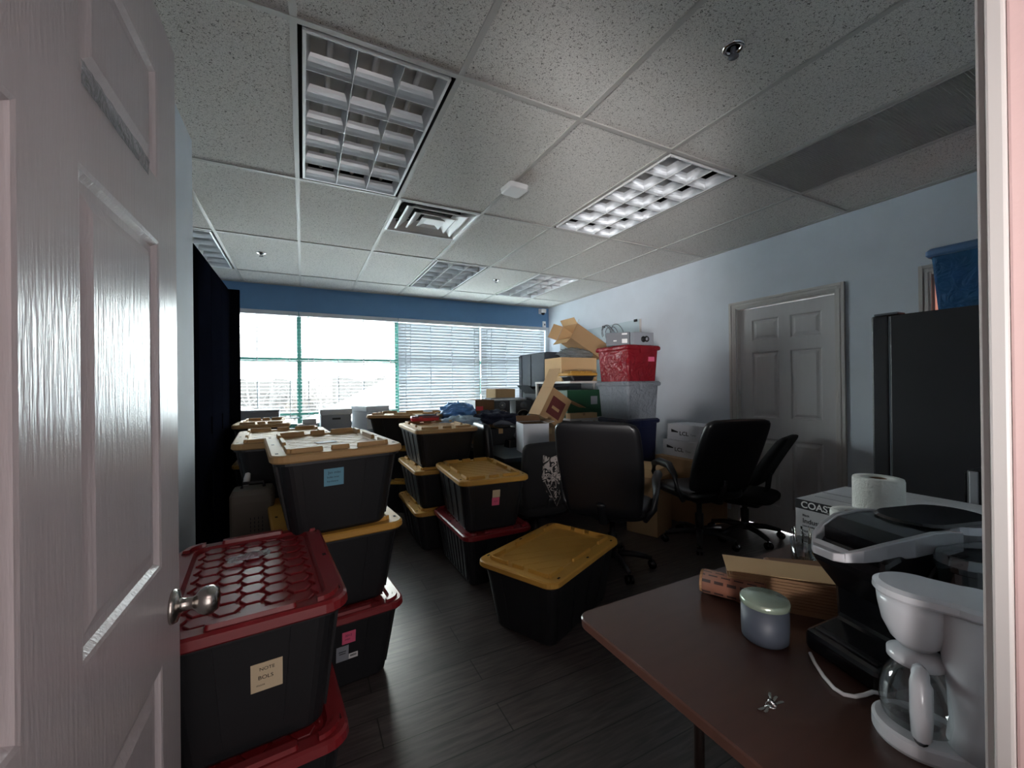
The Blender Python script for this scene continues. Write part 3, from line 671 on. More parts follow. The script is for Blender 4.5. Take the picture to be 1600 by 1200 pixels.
MB().use(M_INK).tube([(-0.05, 0, 0.80), (-0.045, 0, 0.825), (0.045, 0, 0.825), (0.05, 0, 0.80)], 0.008).build('handle', t)
t = thing('umbrella', 'folded red umbrella leaning in the dark gap beside the black cabinet', 'umbrella', (-0.40, 1.12, 0), 0, None, R(6), R(10))
MB().use(mat('red_umbrella_cloth', '#a52a35', 0.7)).lathe([(0.006, 0.05), (0.025, 0.35), (0.030, 0.60), (0.012, 0.70)], 10).build('canopy', t)
MB().use(M_STEEL).lathe([(0.005, 0.0), (0.005, 0.80)], 8).build('shaft', t)
MB().use(M_WHITEP).lathe([(0.014, 0.80), (0.016, 0.84), (0.012, 0.87), (0.004, 0.875)], 12).build('handle', t)
# low table along the window wall
t = thing('folding_table', 'low grey-topped table under the left half of the windows', 'table', (0.0, 3.76, 0))
MB().use(M_GREYP).box(-0.75, 1.05, -0.36, 0.36, 0.765, 0.80).build('tabletop', t, bevel=0.004)
for x in (-0.68, 0.98):
    for y in (-0.3, 0.3): MB().use(M_GREYP).lathe([(0.016, 0), (0.016, 0.765)], 10).at().at().build('leg', t).location = (x, y, 0)
t = thing('storage_box', 'plain grey box against the blind, behind the left tan lids', 'box', (-0.41, 3.74, 0.80))
MB().use(M_GREYC).box(-0.20, 0.19, -0.14, 0.14, 0, 0.25).build('box_body', t, bevel=0.004); MB().use(M_GREYC).box(-0.205, 0.195, -0.145, 0.145, 0.251, 0.272).build('box_lid', t, bevel=0.004)
def bankers(x, y, z, rz, w, d, h, label, m=None, mlid=None):
    t = thing('bankers_box', label, 'box', (x, y, z), rz, 'white archive boxes by the window')
    m = m or M_WHITEC
    b = MB().use(m).box(-w/2, w/2, -d/2, d/2, 0, h-0.045); b.build('box_body', t)
    b = MB().use(mlid or M_WHITEC).box(-w/2-0.008, w/2+0.008, -d/2-0.008, d/2+0.008, h-0.065, h); b.build('box_lid', t, bevel=0.004)
    b = MB().use(M_INK).at((0, -d/2-0.0085, h-0.11))
    b.cbox((0, 0.008, 0), (0.09, 0.002, 0.022)); b.build('hand_hole', t)
    return t
bankers(0.36, 3.72, 0.80, R(2), 0.33, 0.24, 0.255, 'white lidded archive box with a dark hand slot, in front of the window', m=M_GREYC)
bankers(0.77, 3.80, 0.80, R(28), 0.32, 0.30, 0.275, 'white archive box turned at an angle, behind the slotted box')
t = thing('paper_stack', 'pile of loose white papers on the table in front of the window mullion', 'papers', (0.06, 3.55, 0.80))
rr = random.Random(8); b = MB().use(M_WHITEP)
for i in range(9): b.at((0.01*rr.random(), 0.01*rr.random(), 0), R(rr.uniform(-8, 8))).box(-0.10, 0.10, -0.07, 0.07, i*0.012, i*0.012+0.010)
b.build('sheets', t)
MB().use(M_WHITEC).box(-0.05, 0.09, -0.05, 0.05, 0.110, 0.16).build('carton', t, bevel=0.003)

# ------------------------------------------------------------------ on and behind the three-high stack
t = thing('tool_case', 'flat pink-red plastic case lying on the tan lid of the three-high stack', 'case', (1.04, 2.22, 0.988), R(-4))
M_REDT = mat('red_case_plastic', '#d8434c', 0.3)
MB().use(M_REDT).loft([(0, 0.25, 0.09, 0.012), (0.028, 0.26, 0.10, 0.015)]).build('case_base', t)
MB().use(mat('dusky_case_lid', '#8d5560', 0.35)).loft([(0.029, 0.262, 0.102, 0.015), (0.045, 0.255, 0.095, 0.015)]).build('case_lid', t)
MB().use(M_REDT).cbox((-0.05, -0.054, 0.03), (0.03, 0.008, 0.02)).build('latch', t)
t = thing('notebook', 'thin dark notebook lying on top of the pink-red case', 'notebook', (1.05, 2.22, 1.0335), R(3))
MB().use(M_GREYP).box(-0.09, 0.09, -0.045, 0.045, 0, 0.012).build('cover', t, bevel=0.002)
MB().use(M_WHITEP).box(-0.087, 0.091, -0.043, 0.043, 0.003, 0.009).build('pages', t)

# lumpy cloth and bags
def blob(mb, c, rad, amp, seed, freq=3.0, flat=0.0, nu=40, nv=24):
    c = Vector(c); rs = []
    for j in range(nv+1):
        th = PI*j/nv; ring = []
        for i in range(nu):
            ph = 2*PI*i/nu; d = Vector((math.sin(th)*math.cos(ph), math.sin(th)*math.sin(ph), -math.cos(th)))
            k = 1 + amp*noise.noise(d*freq+Vector((seed, seed*1.7, 0))) + amp*0.7*abs(noise.noise(d*freq*2.6+Vector((0, seed, 3.1)))) + amp*0.3*noise.noise(d*freq*6+Vector((seed, 0, 0)))
            p = Vector((d.x*rad[0], d.y*rad[1], d.z*rad[2]))*k
            if p.z < -rad[2]*flat: p.z = -rad[2]*flat - 0.0005*j
            ring.append(tuple(c+p))
        rs.append(ring)
    return mb.rings(rs, True, True, True)
# desk behind (left desk) carrying the clutter
t = thing('office_desk', 'black desk buried under speakers, bags and open cartons', 'desk', (2.0, 2.50, 0))
M_DESK = mat('black_desk_laminate', '#26282d', 0.35)
MB().use(M_DESK).box(-0.50, 0.60, 0.90, 1.52, 0.665, 0.6995).box(-0.50, 0.46, -1.03, 0.90, 0.665, 0.70).build('desk_top', t, bevel=0.003)
for y in (-0.45, 1.45): MB().use(M_DESK).box(-0.47, 0.43, y-0.012, y+0.012, 0, 0.664).build('side_panel', t)
MB().use(M_DESK).box(0.40, 0.42, -0.43, 1.43, 0.2, 0.664).build('back_panel', t)
DZ = 0.70
t = thing('cardboard_box', 'closed plain carton on the desk beneath the blue bag', 'box', (1.66, 2.62, DZ)); MB().use(M_CARD).box(-0.14, 0.16, -0.18, 0.18, 0, 0.25).build('carton_body', t, bevel=0.003); MB().use(M_CARDL).box(-0.03, 0.03, -0.1805, 0.1805, 0.06, 0.2505).build('packing_tape', t)
t = thing('plastic_bag', 'crumpled bright blue plastic bag in front of the tilted blind', 'bag', (1.50, 2.60, 0.955))
blob(MB().use(mat('blue_bag_film', '#5f93cf', 0.3, bump=(40, 0.6, 0.006))), (0, 0, 0.07), (0.18, 0.13, 0.10), 0.35, 2.2, flat=0.7).build('bag_body', t)
t = thing('plastic_bag', 'shiny pale translucent bag lying between the tan lid and the blue bag', 'bag', (1.40, 2.22, 0.90))
blob(MB().use(mat('pale_bag_film', '#9db4c9', 0.25, bump=(30, 0.8, 0.008))), (0, 0, 0.045), (0.19, 0.12, 0.065), 0.4, 5.2, flat=0.6).build('bag_body', t)
t = thing('cardboard_box', 'carton with pale-painted lit side and red patch, behind the blue bag on the desk', 'box', (1.865, 3.00, DZ))
b = MB().use(M_WHITEC).add([(0, 0, 0), (0, 0.36, 0), (0, 0.36, 0.435), (0, 0, 0.435)], [(0, 3, 2, 1)]); b.use(M_CARDD).box(0.001, 0.25, 0, 0.36, 0, 0.435); b.build('carton_body', t)  # light on the left side is put into the colour as a pale face
MB().use(M_REDT).box(0.01, 0.10, -0.002, -0.0005, 0.31, 0.36).build('red_patch', t)
MB().use(M_INK).tube([(-0.002, 0.12, 0.20), (-0.004, 0.13, 0.30)], 0.006).build('tape_mark', t)
def carton(label, x, y, z, w, d, h, rz=0, m=None, group=None):
    t = thing('cardboard_box', label, 'box', (x, y, z), rz, group); m = m or M_CARD
    MB().use(m).box(0, w, 0, d, 0, h).build('carton_body', t, bevel=0.003)
    MB().use(M_CARDL).box(w/2-0.025, w/2+0.025, -0.0006, d+0.0006, h-0.05, h+0.0008).build('packing_tape', t)
    return t
carton('light beige carton against the blind, above the left speaker', 2.44, 3.66, DZ, 0.31, 0.34, 0.56, m=M_CARDL)
# jacket
t = thing('jacket', 'dark navy jacket heaped in front of the speakers', 'clothing', (1.84, 2.36, 0.90))
t.scale = (0.9, 0.9, 0.8)
M_JACK = mat('navy_cloth', '#232b42', 0.8, bump=(50, 0.8, 0.006))
b = MB().use(M_JACK); blob(b, (-0.03, 0.0, 0.07), (0.22, 0.16, 0.10), 0.5, 9.1, 2.5, flat=0.6)
b.build('body', t)
b = MB().use(M_JACK); blob(b, (0.14, -0.05, 0.05), (0.15, 0.10, 0.075), 0.5, 3.3, 2.5, flat=0.6); b.build('sleeve', t)
MB().use(mat('grey_lining', '#6f7685', 0.7, bump=(50, 0.8, 0.006))).tube([(-0.12, -0.19, 0.02), (-0.03, -0.20, 0.045), (0.05, -0.21, 0.03), (0.14, -0.20, 0.0)], [0.015, 0.028, 0.026, 0.010]).build('collar', t)
carton('squat dark carton on the desk under the navy jacket', 1.66, 2.22, DZ, 0.34, 0.22, 0.165, m=mat('dark_carton', '#26282c', 0.7))
carton('plain carton on the desk propping up the tipped red-printed carton', 2.10, 1.98, DZ, 0.34, 0.24, 0.16)
# speakers
def speaker(x, y, rz, label):
    t = thing('studio_speaker', label, 'speaker', (x, y, DZ), rz, 'pair of black studio speakers')
    MB().use(mat('speaker_cabinet', '#3b3e45', 0.45)).box(-0.10, 0.10, 0, 0.27, 0, 0.42).build('cabinet', t, bevel=0.006)
    MB().use(M_GREYP).at((0, -0.0005, 0.362), rx=PI/2).lathe([(0.040, -0.001), (0.045, 0.003), (0.030, 0.001), (0.016, 0.001), (0.014, 0.006), (0.004, 0.010)], 24).use(M_STEEL).lathe([(0.012, 0.005), (0.010, 0.010), (0.003, 0.013)], 16).build('tweeter', t)
    MB().use(M_BLACKG).at((0, -0.0005, 0.215), rx=PI/2).lathe([(0.086, -0.001), (0.086, 0.005), (0.078, 0.009), (0.070, 0.002), (0.030, 0.002), (0.026, 0.008), (0.006, 0.012)], 32).build('woofer', t)
    MB().use(M_STEEL).at((0, -0.001, 0.215), rx=PI/2).lathe([(0.084, 0.0), (0.088, 0.004), (0.092, 0.0)], 32, False, False).build('woofer_ring', t)
speaker(2.215, 2.98, R(-12), 'left of two black studio speakers on the cluttered desk')
speaker(2.47, 2.90, R(-10), 'right of two black studio speakers, partly behind the vacuum hose')
t = thing('serving_tray', 'thin grey metal tray resting flat over the two speakers', 'tray', (2.32, 3.14, 1.121), R(-8))
b = MB().use(M_SILV).box(-0.21, 0.26, -0.12, 0.16, 0, 0.012); b.build('plate', t, bevel=0.003)
MB().use(M_SILV).box(-0.21, -0.20, -0.12, 0.16, 0.0125, 0.028).box(0.25, 0.26, -0.12, 0.16, 0.0125, 0.028).box(-0.20, 0.25, 0.15, 0.16, 0.0125, 0.028).build('raised_rim', t)
t = thing('vacuum_hose', 'bent black vacuum hose lying over the jacket in front of the speaker', 'hose', (2.12, 2.40, DZ))
MB().use(M_GREYP).tube([(-0.20, -0.35, 0.10), (-0.06, -0.22, 0.19), (0.10, -0.10, 0.28), (0.24, 0.02, 0.325), (0.32, 0.10, 0.30), (0.36, 0.14, 0.20), (0.36, 0.14, 0.06)], 0.028, 14).build('tube', t)
MB().use(M_SILV).tube([(0.20, -0.015, 0.315), (0.27, 0.045, 0.322)], 0.034, 14).build('coupling_ring', t)
MB().use(M_BLACKG).loft([(0, 0.20, 0.12, 0.02, -0.22, -0.36), (0.07, 0.18, 0.10, 0.02, -0.22, -0.36)]).build('nozzle', t)
# tall dark grey cabinet in the corner
t = thing('storage_cabinet', 'dark grey cabinet with two vertical seams in the far right corner', 'cabinet', (3.0, 3.25, 0))
MB().use(M_DGREY).box(0.02, 0.62, 0, 0.76, 0, 1.77).build('cabinet_body', t, bevel=0.004)
for y0, y1 in ((0.005, 0.37), (0.39, 0.66), (0.68, 0.755)): MB().use(M_DGREY).box(0.0, 0.0195, y0, y1, 0.05, 1.75).build('cabinet_door', t, bevel=0.003)
# open box helper : origin at bottom centre
def open_box(name, label, loc, w, d, h, rz=0, rx=0, ry=0, m=None, inner=None, flaps=((0, 40), (1, 100), (2, 70), (3, 120)), t_=0.004, group=None, cat='box', flen=0.45):
    t = thing(name, label, cat, loc, rz, group, rx, ry); m = m or M_CARD; inner = inner or M_CARDD
    b = MB().use(m); X, Y = w/2, d/2
    b.box(-X, X, -Y, Y, 0, t_); b.box(-X, -X+t_, -Y, Y, t_, h); b.box(X-t_, X, -Y, Y, t_, h); b.box(-X+t_, X-t_, -Y, -Y+t_, t_, h); b.box(-X+t_, X-t_, Y-t_, Y, t_, h)
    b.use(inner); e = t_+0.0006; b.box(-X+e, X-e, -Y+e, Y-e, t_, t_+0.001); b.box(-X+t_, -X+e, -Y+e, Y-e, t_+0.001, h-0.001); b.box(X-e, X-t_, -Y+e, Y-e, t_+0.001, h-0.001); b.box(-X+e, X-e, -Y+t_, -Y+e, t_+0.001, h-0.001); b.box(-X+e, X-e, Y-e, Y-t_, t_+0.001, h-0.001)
    b.build('carton_body', t)
    for side, ang in flaps:
        # ang 0 = closed over the top, 180 = hanging down outside
        L_ = (w if side in (1, 3) else d)*flen; a = R(ang)
        n = {0: (0, -1), 2: (0, 1), 1: (1, 0), 3: (-1, 0)}[side]
        hx, hy = n[0]*X, n[1]*Y; ww = (w if side in (0, 2) else d)*0.98
        tx_, ty_ = -n[1], n[0]
        dx_, dz_ = -math.cos(a)*L_, math.sin(a)*L_
        ex, ey, ez = hx + n[0]*dx_, hy + n[1]*dx_, h + dz_
        nn = Vector((-n[0]*math.sin(a), -n[1]*math.sin(a), -math.cos(a)))*0.003
        p = [Vector((hx+tx_*ww/2, hy+ty_*ww/2, h+0.0015)), Vector((hx-tx_*ww/2, hy-ty_*ww/2, h+0.0015)), Vector((ex-tx_*ww/2*0.97, ey-ty_*ww/2*0.97, ez)), Vector((ex+tx_*ww/2*0.97, ey+ty_*ww/2*0.97, ez))]
        fb = MB().use(m).add([tuple(v) for v in p], [(0, 1, 2, 3)]); fb.use(inner).add([tuple(v+nn) for v in p], [(3, 2, 1, 0)])
        fb.use(m); q_ = [tuple(v) for v in p]+[tuple(v+nn) for v in p]; fb.add(q_, [(0, 4, 5, 1), (1, 5, 6, 2), (2, 6, 7, 3), (3, 7, 4, 0)])
        fb.build('flap', t)
    return t
# ------------------------------------------------------------------ shelf and totes by the right wall
t = thing('shelving_unit', 'white wire-edged shelving unit behind the red and clear tubs', 'shelf', (2.78, 2.25, 0))
for z in (0.50, 0.93, 1.325): MB().use(M_TRIM).box(-0.285, 0.60, -0.32, 0.40, z, z+0.022).build('shelf_board', t, bevel=0.002)
for x in (-0.27, 0.58):
    for y in (-0.30, 0.38):
        if x < 0 and y < 0: continue
        MB().use(M_TRIM).box(x-0.012, x+0.012, y-0.012, y+0.012, 0, 1.324).build('post', t)
t = thing('document_box', 'dark green box file on the middle shelf with a white card', 'box', (2.86, 2.03, 0.952))
MB().use(mat('green_box', '#1f4a33', 0.5)).box(-0.33, 0.16, 0, 0.30, 0, 0.30).build('box_body', t, bevel=0.004); MB().use(M_GREYC).box(-0.02, 0.07, -0.002, -0.0005, 0.14, 0.23).build('white_card', t)
carton('large tan carton with a sunlit side, on top of the shelving unit', 2.62, 2.27, 1.347, 0.50, 0.36, 0.275, m=M_CARDL)
t = tote('storage_tote', 'small shallow tub with a bright yellow lid, left of the red tub', 2.70, 2.07, 1.347, 1.455, 0.40, 0.26, 0, 'yellow', ribs=0)
t = thing('plastic_wrap', 'crumpled clear plastic wrap under the tipped open carton', 'plastic wrap', (2.96, 2.44, 1.622))
blob(MB().use(M_WRAP), (0, 0, 0.05), (0.20, 0.14, 0.07), 0.5, 7.7, 3, flat=0.6).build('film', t)
open_box('open_carton', 'tipped open carton with raised flaps at the very top of the pile', (3.26, 2.44, 1.70), 0.20, 0.30, 0.50, 0, 0, R(-62), m=M_CARD, inner=M_CARDL, flaps=((0, 150), (1, 120), (2, 130), (3, 160)), flen=0.4, group='opened cartons')
def clip_tub(label, x, y, z, w, d, h, m, lidm, rz=0, lines=False):
    t = thing('plastic_tub', label, 'storage bin', (x, y, z), rz)
    b = MB().use(m); b.loft([(0, w-0.06, d-0.06, 0.02), (h-0.035, w-0.02, d-0.02, 0.025)], cap1=False); b.loft([(0.004, w-0.068, d-0.068, 0.02), (h-0.036, w-0.028, d-0.028, 0.025)], cap1=False)
    b.build('tub_body', t)
    b = MB().use(lidm).loft([(h-0.046, w+0.0, d+0.0, 0.02), (h-0.036, w+0.016, d+0.016, 0.02), (h-0.014, w+0.016, d+0.016, 0.02), (h, w-0.01, d-0.01, 0.02)]); b.build('tub_lid', t, bevel=0.002)
    for s_ in (-1, 1):
        MB().use(lidm).box(-0.06, 0.06, s_*(d/2+0.0085), s_*(d/2+0.018), h-0.075, h-0.012).build('clip_handle', t, bevel=0.002)
    return t
M_REDTUB = tub_mat('red_translucent_plastic', '#a02733', 0.85, 0.22, 9)
M_CLEARTUB = tub_mat('clear_translucent_plastic', '#b9c0c8', 0.62, 0.25, 14)
M_BLUETUB = tub_mat('blue_translucent_plastic', '#5795c6', 0.45, 0.2, 12)
t = clip_tub('navy blue tub below the clear tub behind the office chairs', 2.93, 1.55, 0.50, 0.40, 0.44, 0.475, M_NAVY, M_NAVY)
t = clip_tub('black tub on the floor under the navy tub', 2.93, 1.55, 0, 0.40, 0.44, 0.499, M_BLACKP, M_BLACKP)
t = clip_tub('clear plastic tub of papers, directly under the red tub', 2.93, 1.55, 0.976, 0.42, 0.46, 0.36, M_CLEARTUB, M_CLEARTUB)
b = MB().use(M_WHITEP); b.box(-0.16, 0.15, -0.18, 0.17, 0.006, 0.23); b.build('folders', t)
t = clip_tub('red see-through plastic tub with lid, stacked on the clear tub', 2.93, 1.55, 1.337, 0.42, 0.46, 0.345, M_REDTUB, M_REDTUB)
b = MB().use(mat('red_tub_contents', '#7a1a22', 0.7)); b.box(-0.15, 0.14, -0.17, 0.15, 0.006, 0.22); b.build('contents', t)
MB().use(M_PINKN).box(0.06, 0.14, -0.2235, -0.2222, 0.19, 0.235).build('sticker', t)
# gadget boxes on the red tub
t = thing('product_box', 'grey retail box printed with black headphones, on the red tub', 'box', (2.86, 1.38, 1.683), R(-4))
MB().use(M_GREYC).box(0, 0.24, 0, 0.13, 0, 0.13).build('carton_body', t, bevel=0.002)
b = MB().use(M_INK)
b.at((0.115, -0.001, 0.062), rx=PI/2).lathe([(0.030, 0), (0.030, 0.0006)], 20); b.at((0.155, -0.001, 0.066), rx=PI/2).lathe([(0.030, 0), (0.030, 0.0006)], 20)
b.use(M_GREYC).at((0.158, -0.0018, 0.066), rx=PI/2).lathe([(0.016, 0), (0.016, 0.0006)], 20)
b.build('headphone_print', t)
t = thing('product_box', 'darker grey retail box with white lettering beside the headphone box', 'box', (2.80, 1.40, 1.683), R(40))
b = MB().use(M_GREYP)
b.box(-0.03, 0.03, -0.02, 0.20, 0, 0.125); b.build('carton_body', t, bevel=0.002)
b = MB().use(M_WHITEP); b.box(-0.0312, -0.0303, 0.0, 0.05, 0.10, 0.115); b.box(-0.0312, -0.0303, 0.0, 0.05, 0.02, 0.06); b.box(-0.0312, -0.0303, 0.10, 0.13, 0.04, 0.05); b.build('printed_lettering', t)
t = thing('cable', 'loose looped grey cables sticking up from the grey retail boxes', 'cable', (2.74, 1.55, 1.683))
b = MB().use(M_GREYP); rr = random.Random(3)
for i in range(5):
    cx, cy, r_ = rr.uniform(-0.04, 0.10), rr.uniform(-0.03, 0.05), rr.uniform(0.05, 0.09)
    b.tube([(cx+r_*math.cos(a), cy+0.3*r_*math.sin(a), 0.10+0.09*math.sin(a)+0.01*i) for a in [PI*k/12-0.2 for k in range(15)]], 0.004, 6)
b.tube([(-0.04, 0.0, 0.004), (-0.05, 0.0, 0.06), (-0.035, 0.0, 0.10)], 0.004, 6)
b.build('strand', t)
# cartons in front of the desk
open_box('open_carton', 'open carton with a dark red printed side, tipped over beside the speakers', (2.20, 1.98, 0.945), 0.28, 0.20, 0.32, R(4), 0, R(32), m=M_CARD, inner=M_CARDL, flaps=((3, 95), (1, 170)), flen=0.75, group='opened cartons')
last_carton = [o for o in COL.objects if o.get('label', '').startswith('open carton with a dark red')][0]
MB().use(mat('dark_red_print', '#5f2a28', 0.7)).box(-0.09, 0.09, -0.1015, -0.1003, 0.06, 0.25).build('red_print', last_carton)
MB().use(M_CARD).box(-0.05, 0.05, -0.1022, -0.1016, 0.13, 0.16).build('printed_lettering', last_carton)
carton('tall plain carton standing on the floor behind the shelving unit', 2.62, 2.80, 0, 0.36, 0.34, 0.70)
open_box('open_carton', 'dark-flapped open carton with peaked lid in front of the grey cabinet', (2.80, 2.97, 0.701), 0.36, 0.32, 0.50, 0, m=mat('dark_card', '#3d3f44', 0.6), inner=M_BLACKP, flaps=((0, 25), (1, 150), (2, 40), (3, 140)), group='opened cartons')
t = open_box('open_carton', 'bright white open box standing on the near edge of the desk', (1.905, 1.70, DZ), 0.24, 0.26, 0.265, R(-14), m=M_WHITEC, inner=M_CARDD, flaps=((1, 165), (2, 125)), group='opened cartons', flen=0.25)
t = thing('cardboard_box', 'low beige carton on the middle shelf, above the leather chair back', 'box', (2.50, 1.935, 0.9525)); MB().use(M_CARDL).box(0, 0.35, 0.0, 0.085, 0, 0.055).build('carton_body', t, bevel=0.002)
MB().use(M_CARD).box(0.16, 0.19, -0.0006, 0.0856, 0.03, 0.0556).build('packing_tape', t)
# white small brand boxes and brown cartons by the right wall
def brand_box(x, y, z, rz, label, w=0.16, l=0.42, h=0.145):
    t = thing('product_box', label, 'box', (x, y, z), rz, 'white printed cartons stacked by the right wall')
    b = MB().use(M_WHITEC).box(0, w, -l, 0, 0, h); b.build('carton_body', t, bevel=0.002)
    b = MB(); text(b, 'LCL', 0.052, (-0.0005, -0.145, 0.052), (0, -1, 0), (0, 0, 1), M_INK, bold=0.001, squash=1.2)
    b.use(M_INK); b.add([(-0.0018, -0.05, 0.105), (-0.0018, -0.05, 0.075), (-0.0018, -0.13, 0.075), (-0.0018, -0.13, 0.085)], [(0, 1, 2, 3)])
    text(b, 'Toner', 0.026, (-0.0005, -0.27, 0.055), (0, -1, 0), (0, 0, 1), M_GREYP)
    b.build('printed_lettering', t)
    return t
BX = 3.25
carton('large brown carton under the two white printed cartons by the right wall', BX-0.08, 0.93, 0, 0.40, 0.50, 0.60)
brand_box(BX, 1.40, 0.601, 0, 'lower of two white cartons lettered LCL by the right wall', 0.30, 0.46, 0.155)
brand_box(BX+0.02, 1.36, 0.757, R(1), 'upper of two white cartons lettered LCL by the right wall', 0.28, 0.44, 0.155)
t = thing('archive_box', 'brown lidded archive carton with an oval hand hole between the two office chairs', 'box', (2.80, 1.15, 0), R(22))
MB().use(M_CARD).box(-0.17, 0.17, -0.14, 0.14, 0, 0.52).build('box_body', t, bevel=0.002)
MB().use(M_CARDL).box(-0.178, 0.178, -0.148, 0.148, 0.50, 0.575).build('box_lid', t, bevel=0.003)
b = MB().use(M_HOLE).at((0.0, -0.141, 0.42), rx=PI/2).lathe([(0.024, 0.0), (0.024, 0.001)], 20, sx=2.1); b.build('hand_hole', t)

# ------------------------------------------------------------------ office chairs (face local +y)
def exec_chair(label, x, y, rz, lean=0.24, hb=0.62, zt=1.07, w=0.54, m=None, arms=True, group='black leather office chairs', seat_z=0.47, side_lean=0.0, back_y=-0.24, name='office_chair', parts=True):
    t = thing(name, label, 'chair', (x, y, 0), rz, group); m = m or M_LEATHER
    b = MB().use(m); zb = zt-hb; n_ = 14; secs = []
    for i in range(n_+1):
        f = i/n_; z = zb + hb*f
        ww = w*(0.78+0.22*math.sin(PI*min(1, f*0.62+0.12))) * (1 if f < 0.93 else 1-0.10*((f-0.93)/0.07)**2)
        th = 0.105 - 0.035*f
        if f < 0.05: th *= 0.6
        if f > 0.97: th *= 0.55
        oy = back_y - lean*f**1.15
        secs.append((z, ww, th, th*0.48, side_lean*f, oy))
    b.loft(secs, n=5, smooth=True); b.build('backrest', t, sub=1)
    b = MB().use(m); b.loft([(seat_z-0.07, w*0.86, 0.46, 0.10, 0, 0.0), (seat_z-0.055, w*0.96, 0.50, 0.12, 0, 0.01), (seat_z-0.005, w*0.97, 0.52, 0.12, 0, 0.01), (seat_z+0.012, w*0.88, 0.46, 0.12, 0, 0.01), (seat_z+0.015, w*0.5, 0.25, 0.10, 0, 0)], n=6, smooth=True); b.build('seat', t, sub=1)
    MB().use(M_BLACKP).loft([(seat_z-0.11, 0.22, 0.26, 0.03), (seat_z-0.075, 0.30, 0.34, 0.03)]).build('seat_plate', t)
    MB().use(M_BLACKP).tube([(0, -0.10, seat_z-0.09), (0, back_y-0.02, seat_z-0.08), (0, back_y-0.075, seat_z+0.05), (0, back_y-0.09, zb+0.10)], 0.03, 8, flat=0.5).build('back_bracket', t)
    if arms:
        for s_ in (-1, 1):
            MB().use(M_BLACKP).tube([(s_*w*0.44, -0.14, seat_z-0.07), (s_*(w*0.54+0.01), -0.16, seat_z+0.02), (s_*(w*0.56+0.01), -0.15, seat_z+0.13), (s_*(w*0.56), -0.06, seat_z+0.195), (s_*(w*0.55), 0.08, seat_z+0.20), (s_*(w*0.54), 0.17, seat_z+0.17), (s_*w*0.53, 0.19, seat_z+0.10), (s_*w*0.46, 0.14, seat_z-0.05)], [0.02, 0.02, 0.022, 0.030, 0.032, 0.026, 0.020, 0.018], 10).build('armrest', t)
    MB().use(M_BLACKP).lathe([(0.032, 0.10), (0.032, 0.24), (0.020, 0.245), (0.020, seat_z-0.10)], 16).build('gas_lift', t)
    MB().use(M_BLACKP).lathe([(0.045, 0.075), (0.05, 0.10), (0.036, 0.125)], 16).build('base_hub', t)
    for i in range(5):
        a = 2*PI*i/5+0.3; ca, sa = math.cos(a), math.sin(a)
        lg = MB().use(M_BLACKP).tube([(0.04*ca, 0.04*sa, 0.10), (0.16*ca, 0.16*sa, 0.095), (0.27*ca, 0.27*sa, 0.072)], [0.026, 0.022, 0.016], 8).build('base_leg', t)
        cw = MB().use(M_BLACKG)
        for s_ in (-1, 1): cw.at((0.275*ca-s_*0.014*sa, 0.275*sa+s_*0.014*ca, 0.028), a, PI/2).lathe([(0.028, -0.008), (0.028, 0.008)], 16)
        cw.at().tube([(0.27*ca, 0.27*sa, 0.045), (0.27*ca, 0.27*sa, 0.07)], 0.007, 6)
        cw.build('caster', lg)
    return t
import math as _m
def face(dx, dy): return _m.atan2(dy, dx) - PI/2
exec_chair('large black leather office chair nearest the lone yellow-lidded bin, seen from behind', 2.00, 0.72, face(0.80, 0.60), lean=0.22, zt=1.085, hb=0.66, w=0.56)
exec_chair('black leather office chair in front of the closed white door, back turned to the camera', 2.92, 0.72, face(0.25, 0.97), lean=0.24, zt=1.055, hb=0.58, w=0.56, back_y=-0.22)
exec_chair('black leather chair squeezed between the three-high stack and the desk', 1.66, 1.72, face(1.0, -0.10), lean=0.03, zt=0.99, hb=0.50, w=0.40, arms=False, seat_z=0.43, back_y=-0.22)
exec_chair('low rounded black fabric chair whose back carries the printed bandana', 1.63, 1.18, face(0.05, 1), lean=0.04, zt=0.895, hb=0.50, w=0.42, arms=False, seat_z=0.42, back_y=-0.17, m=M_FABRIC, group='fabric task chairs', name='task_chair')
exec_chair('black chair with a strongly reclined rounded back beside the closed white door', 3.36, 0.62, face(-0.28, 0.96), lean=0.24, zt=0.89, hb=0.42, w=0.43, arms=False, seat_z=0.40, back_y=-0.10, m=M_FABRIC, group='fabric task chairs', name='task_chair')
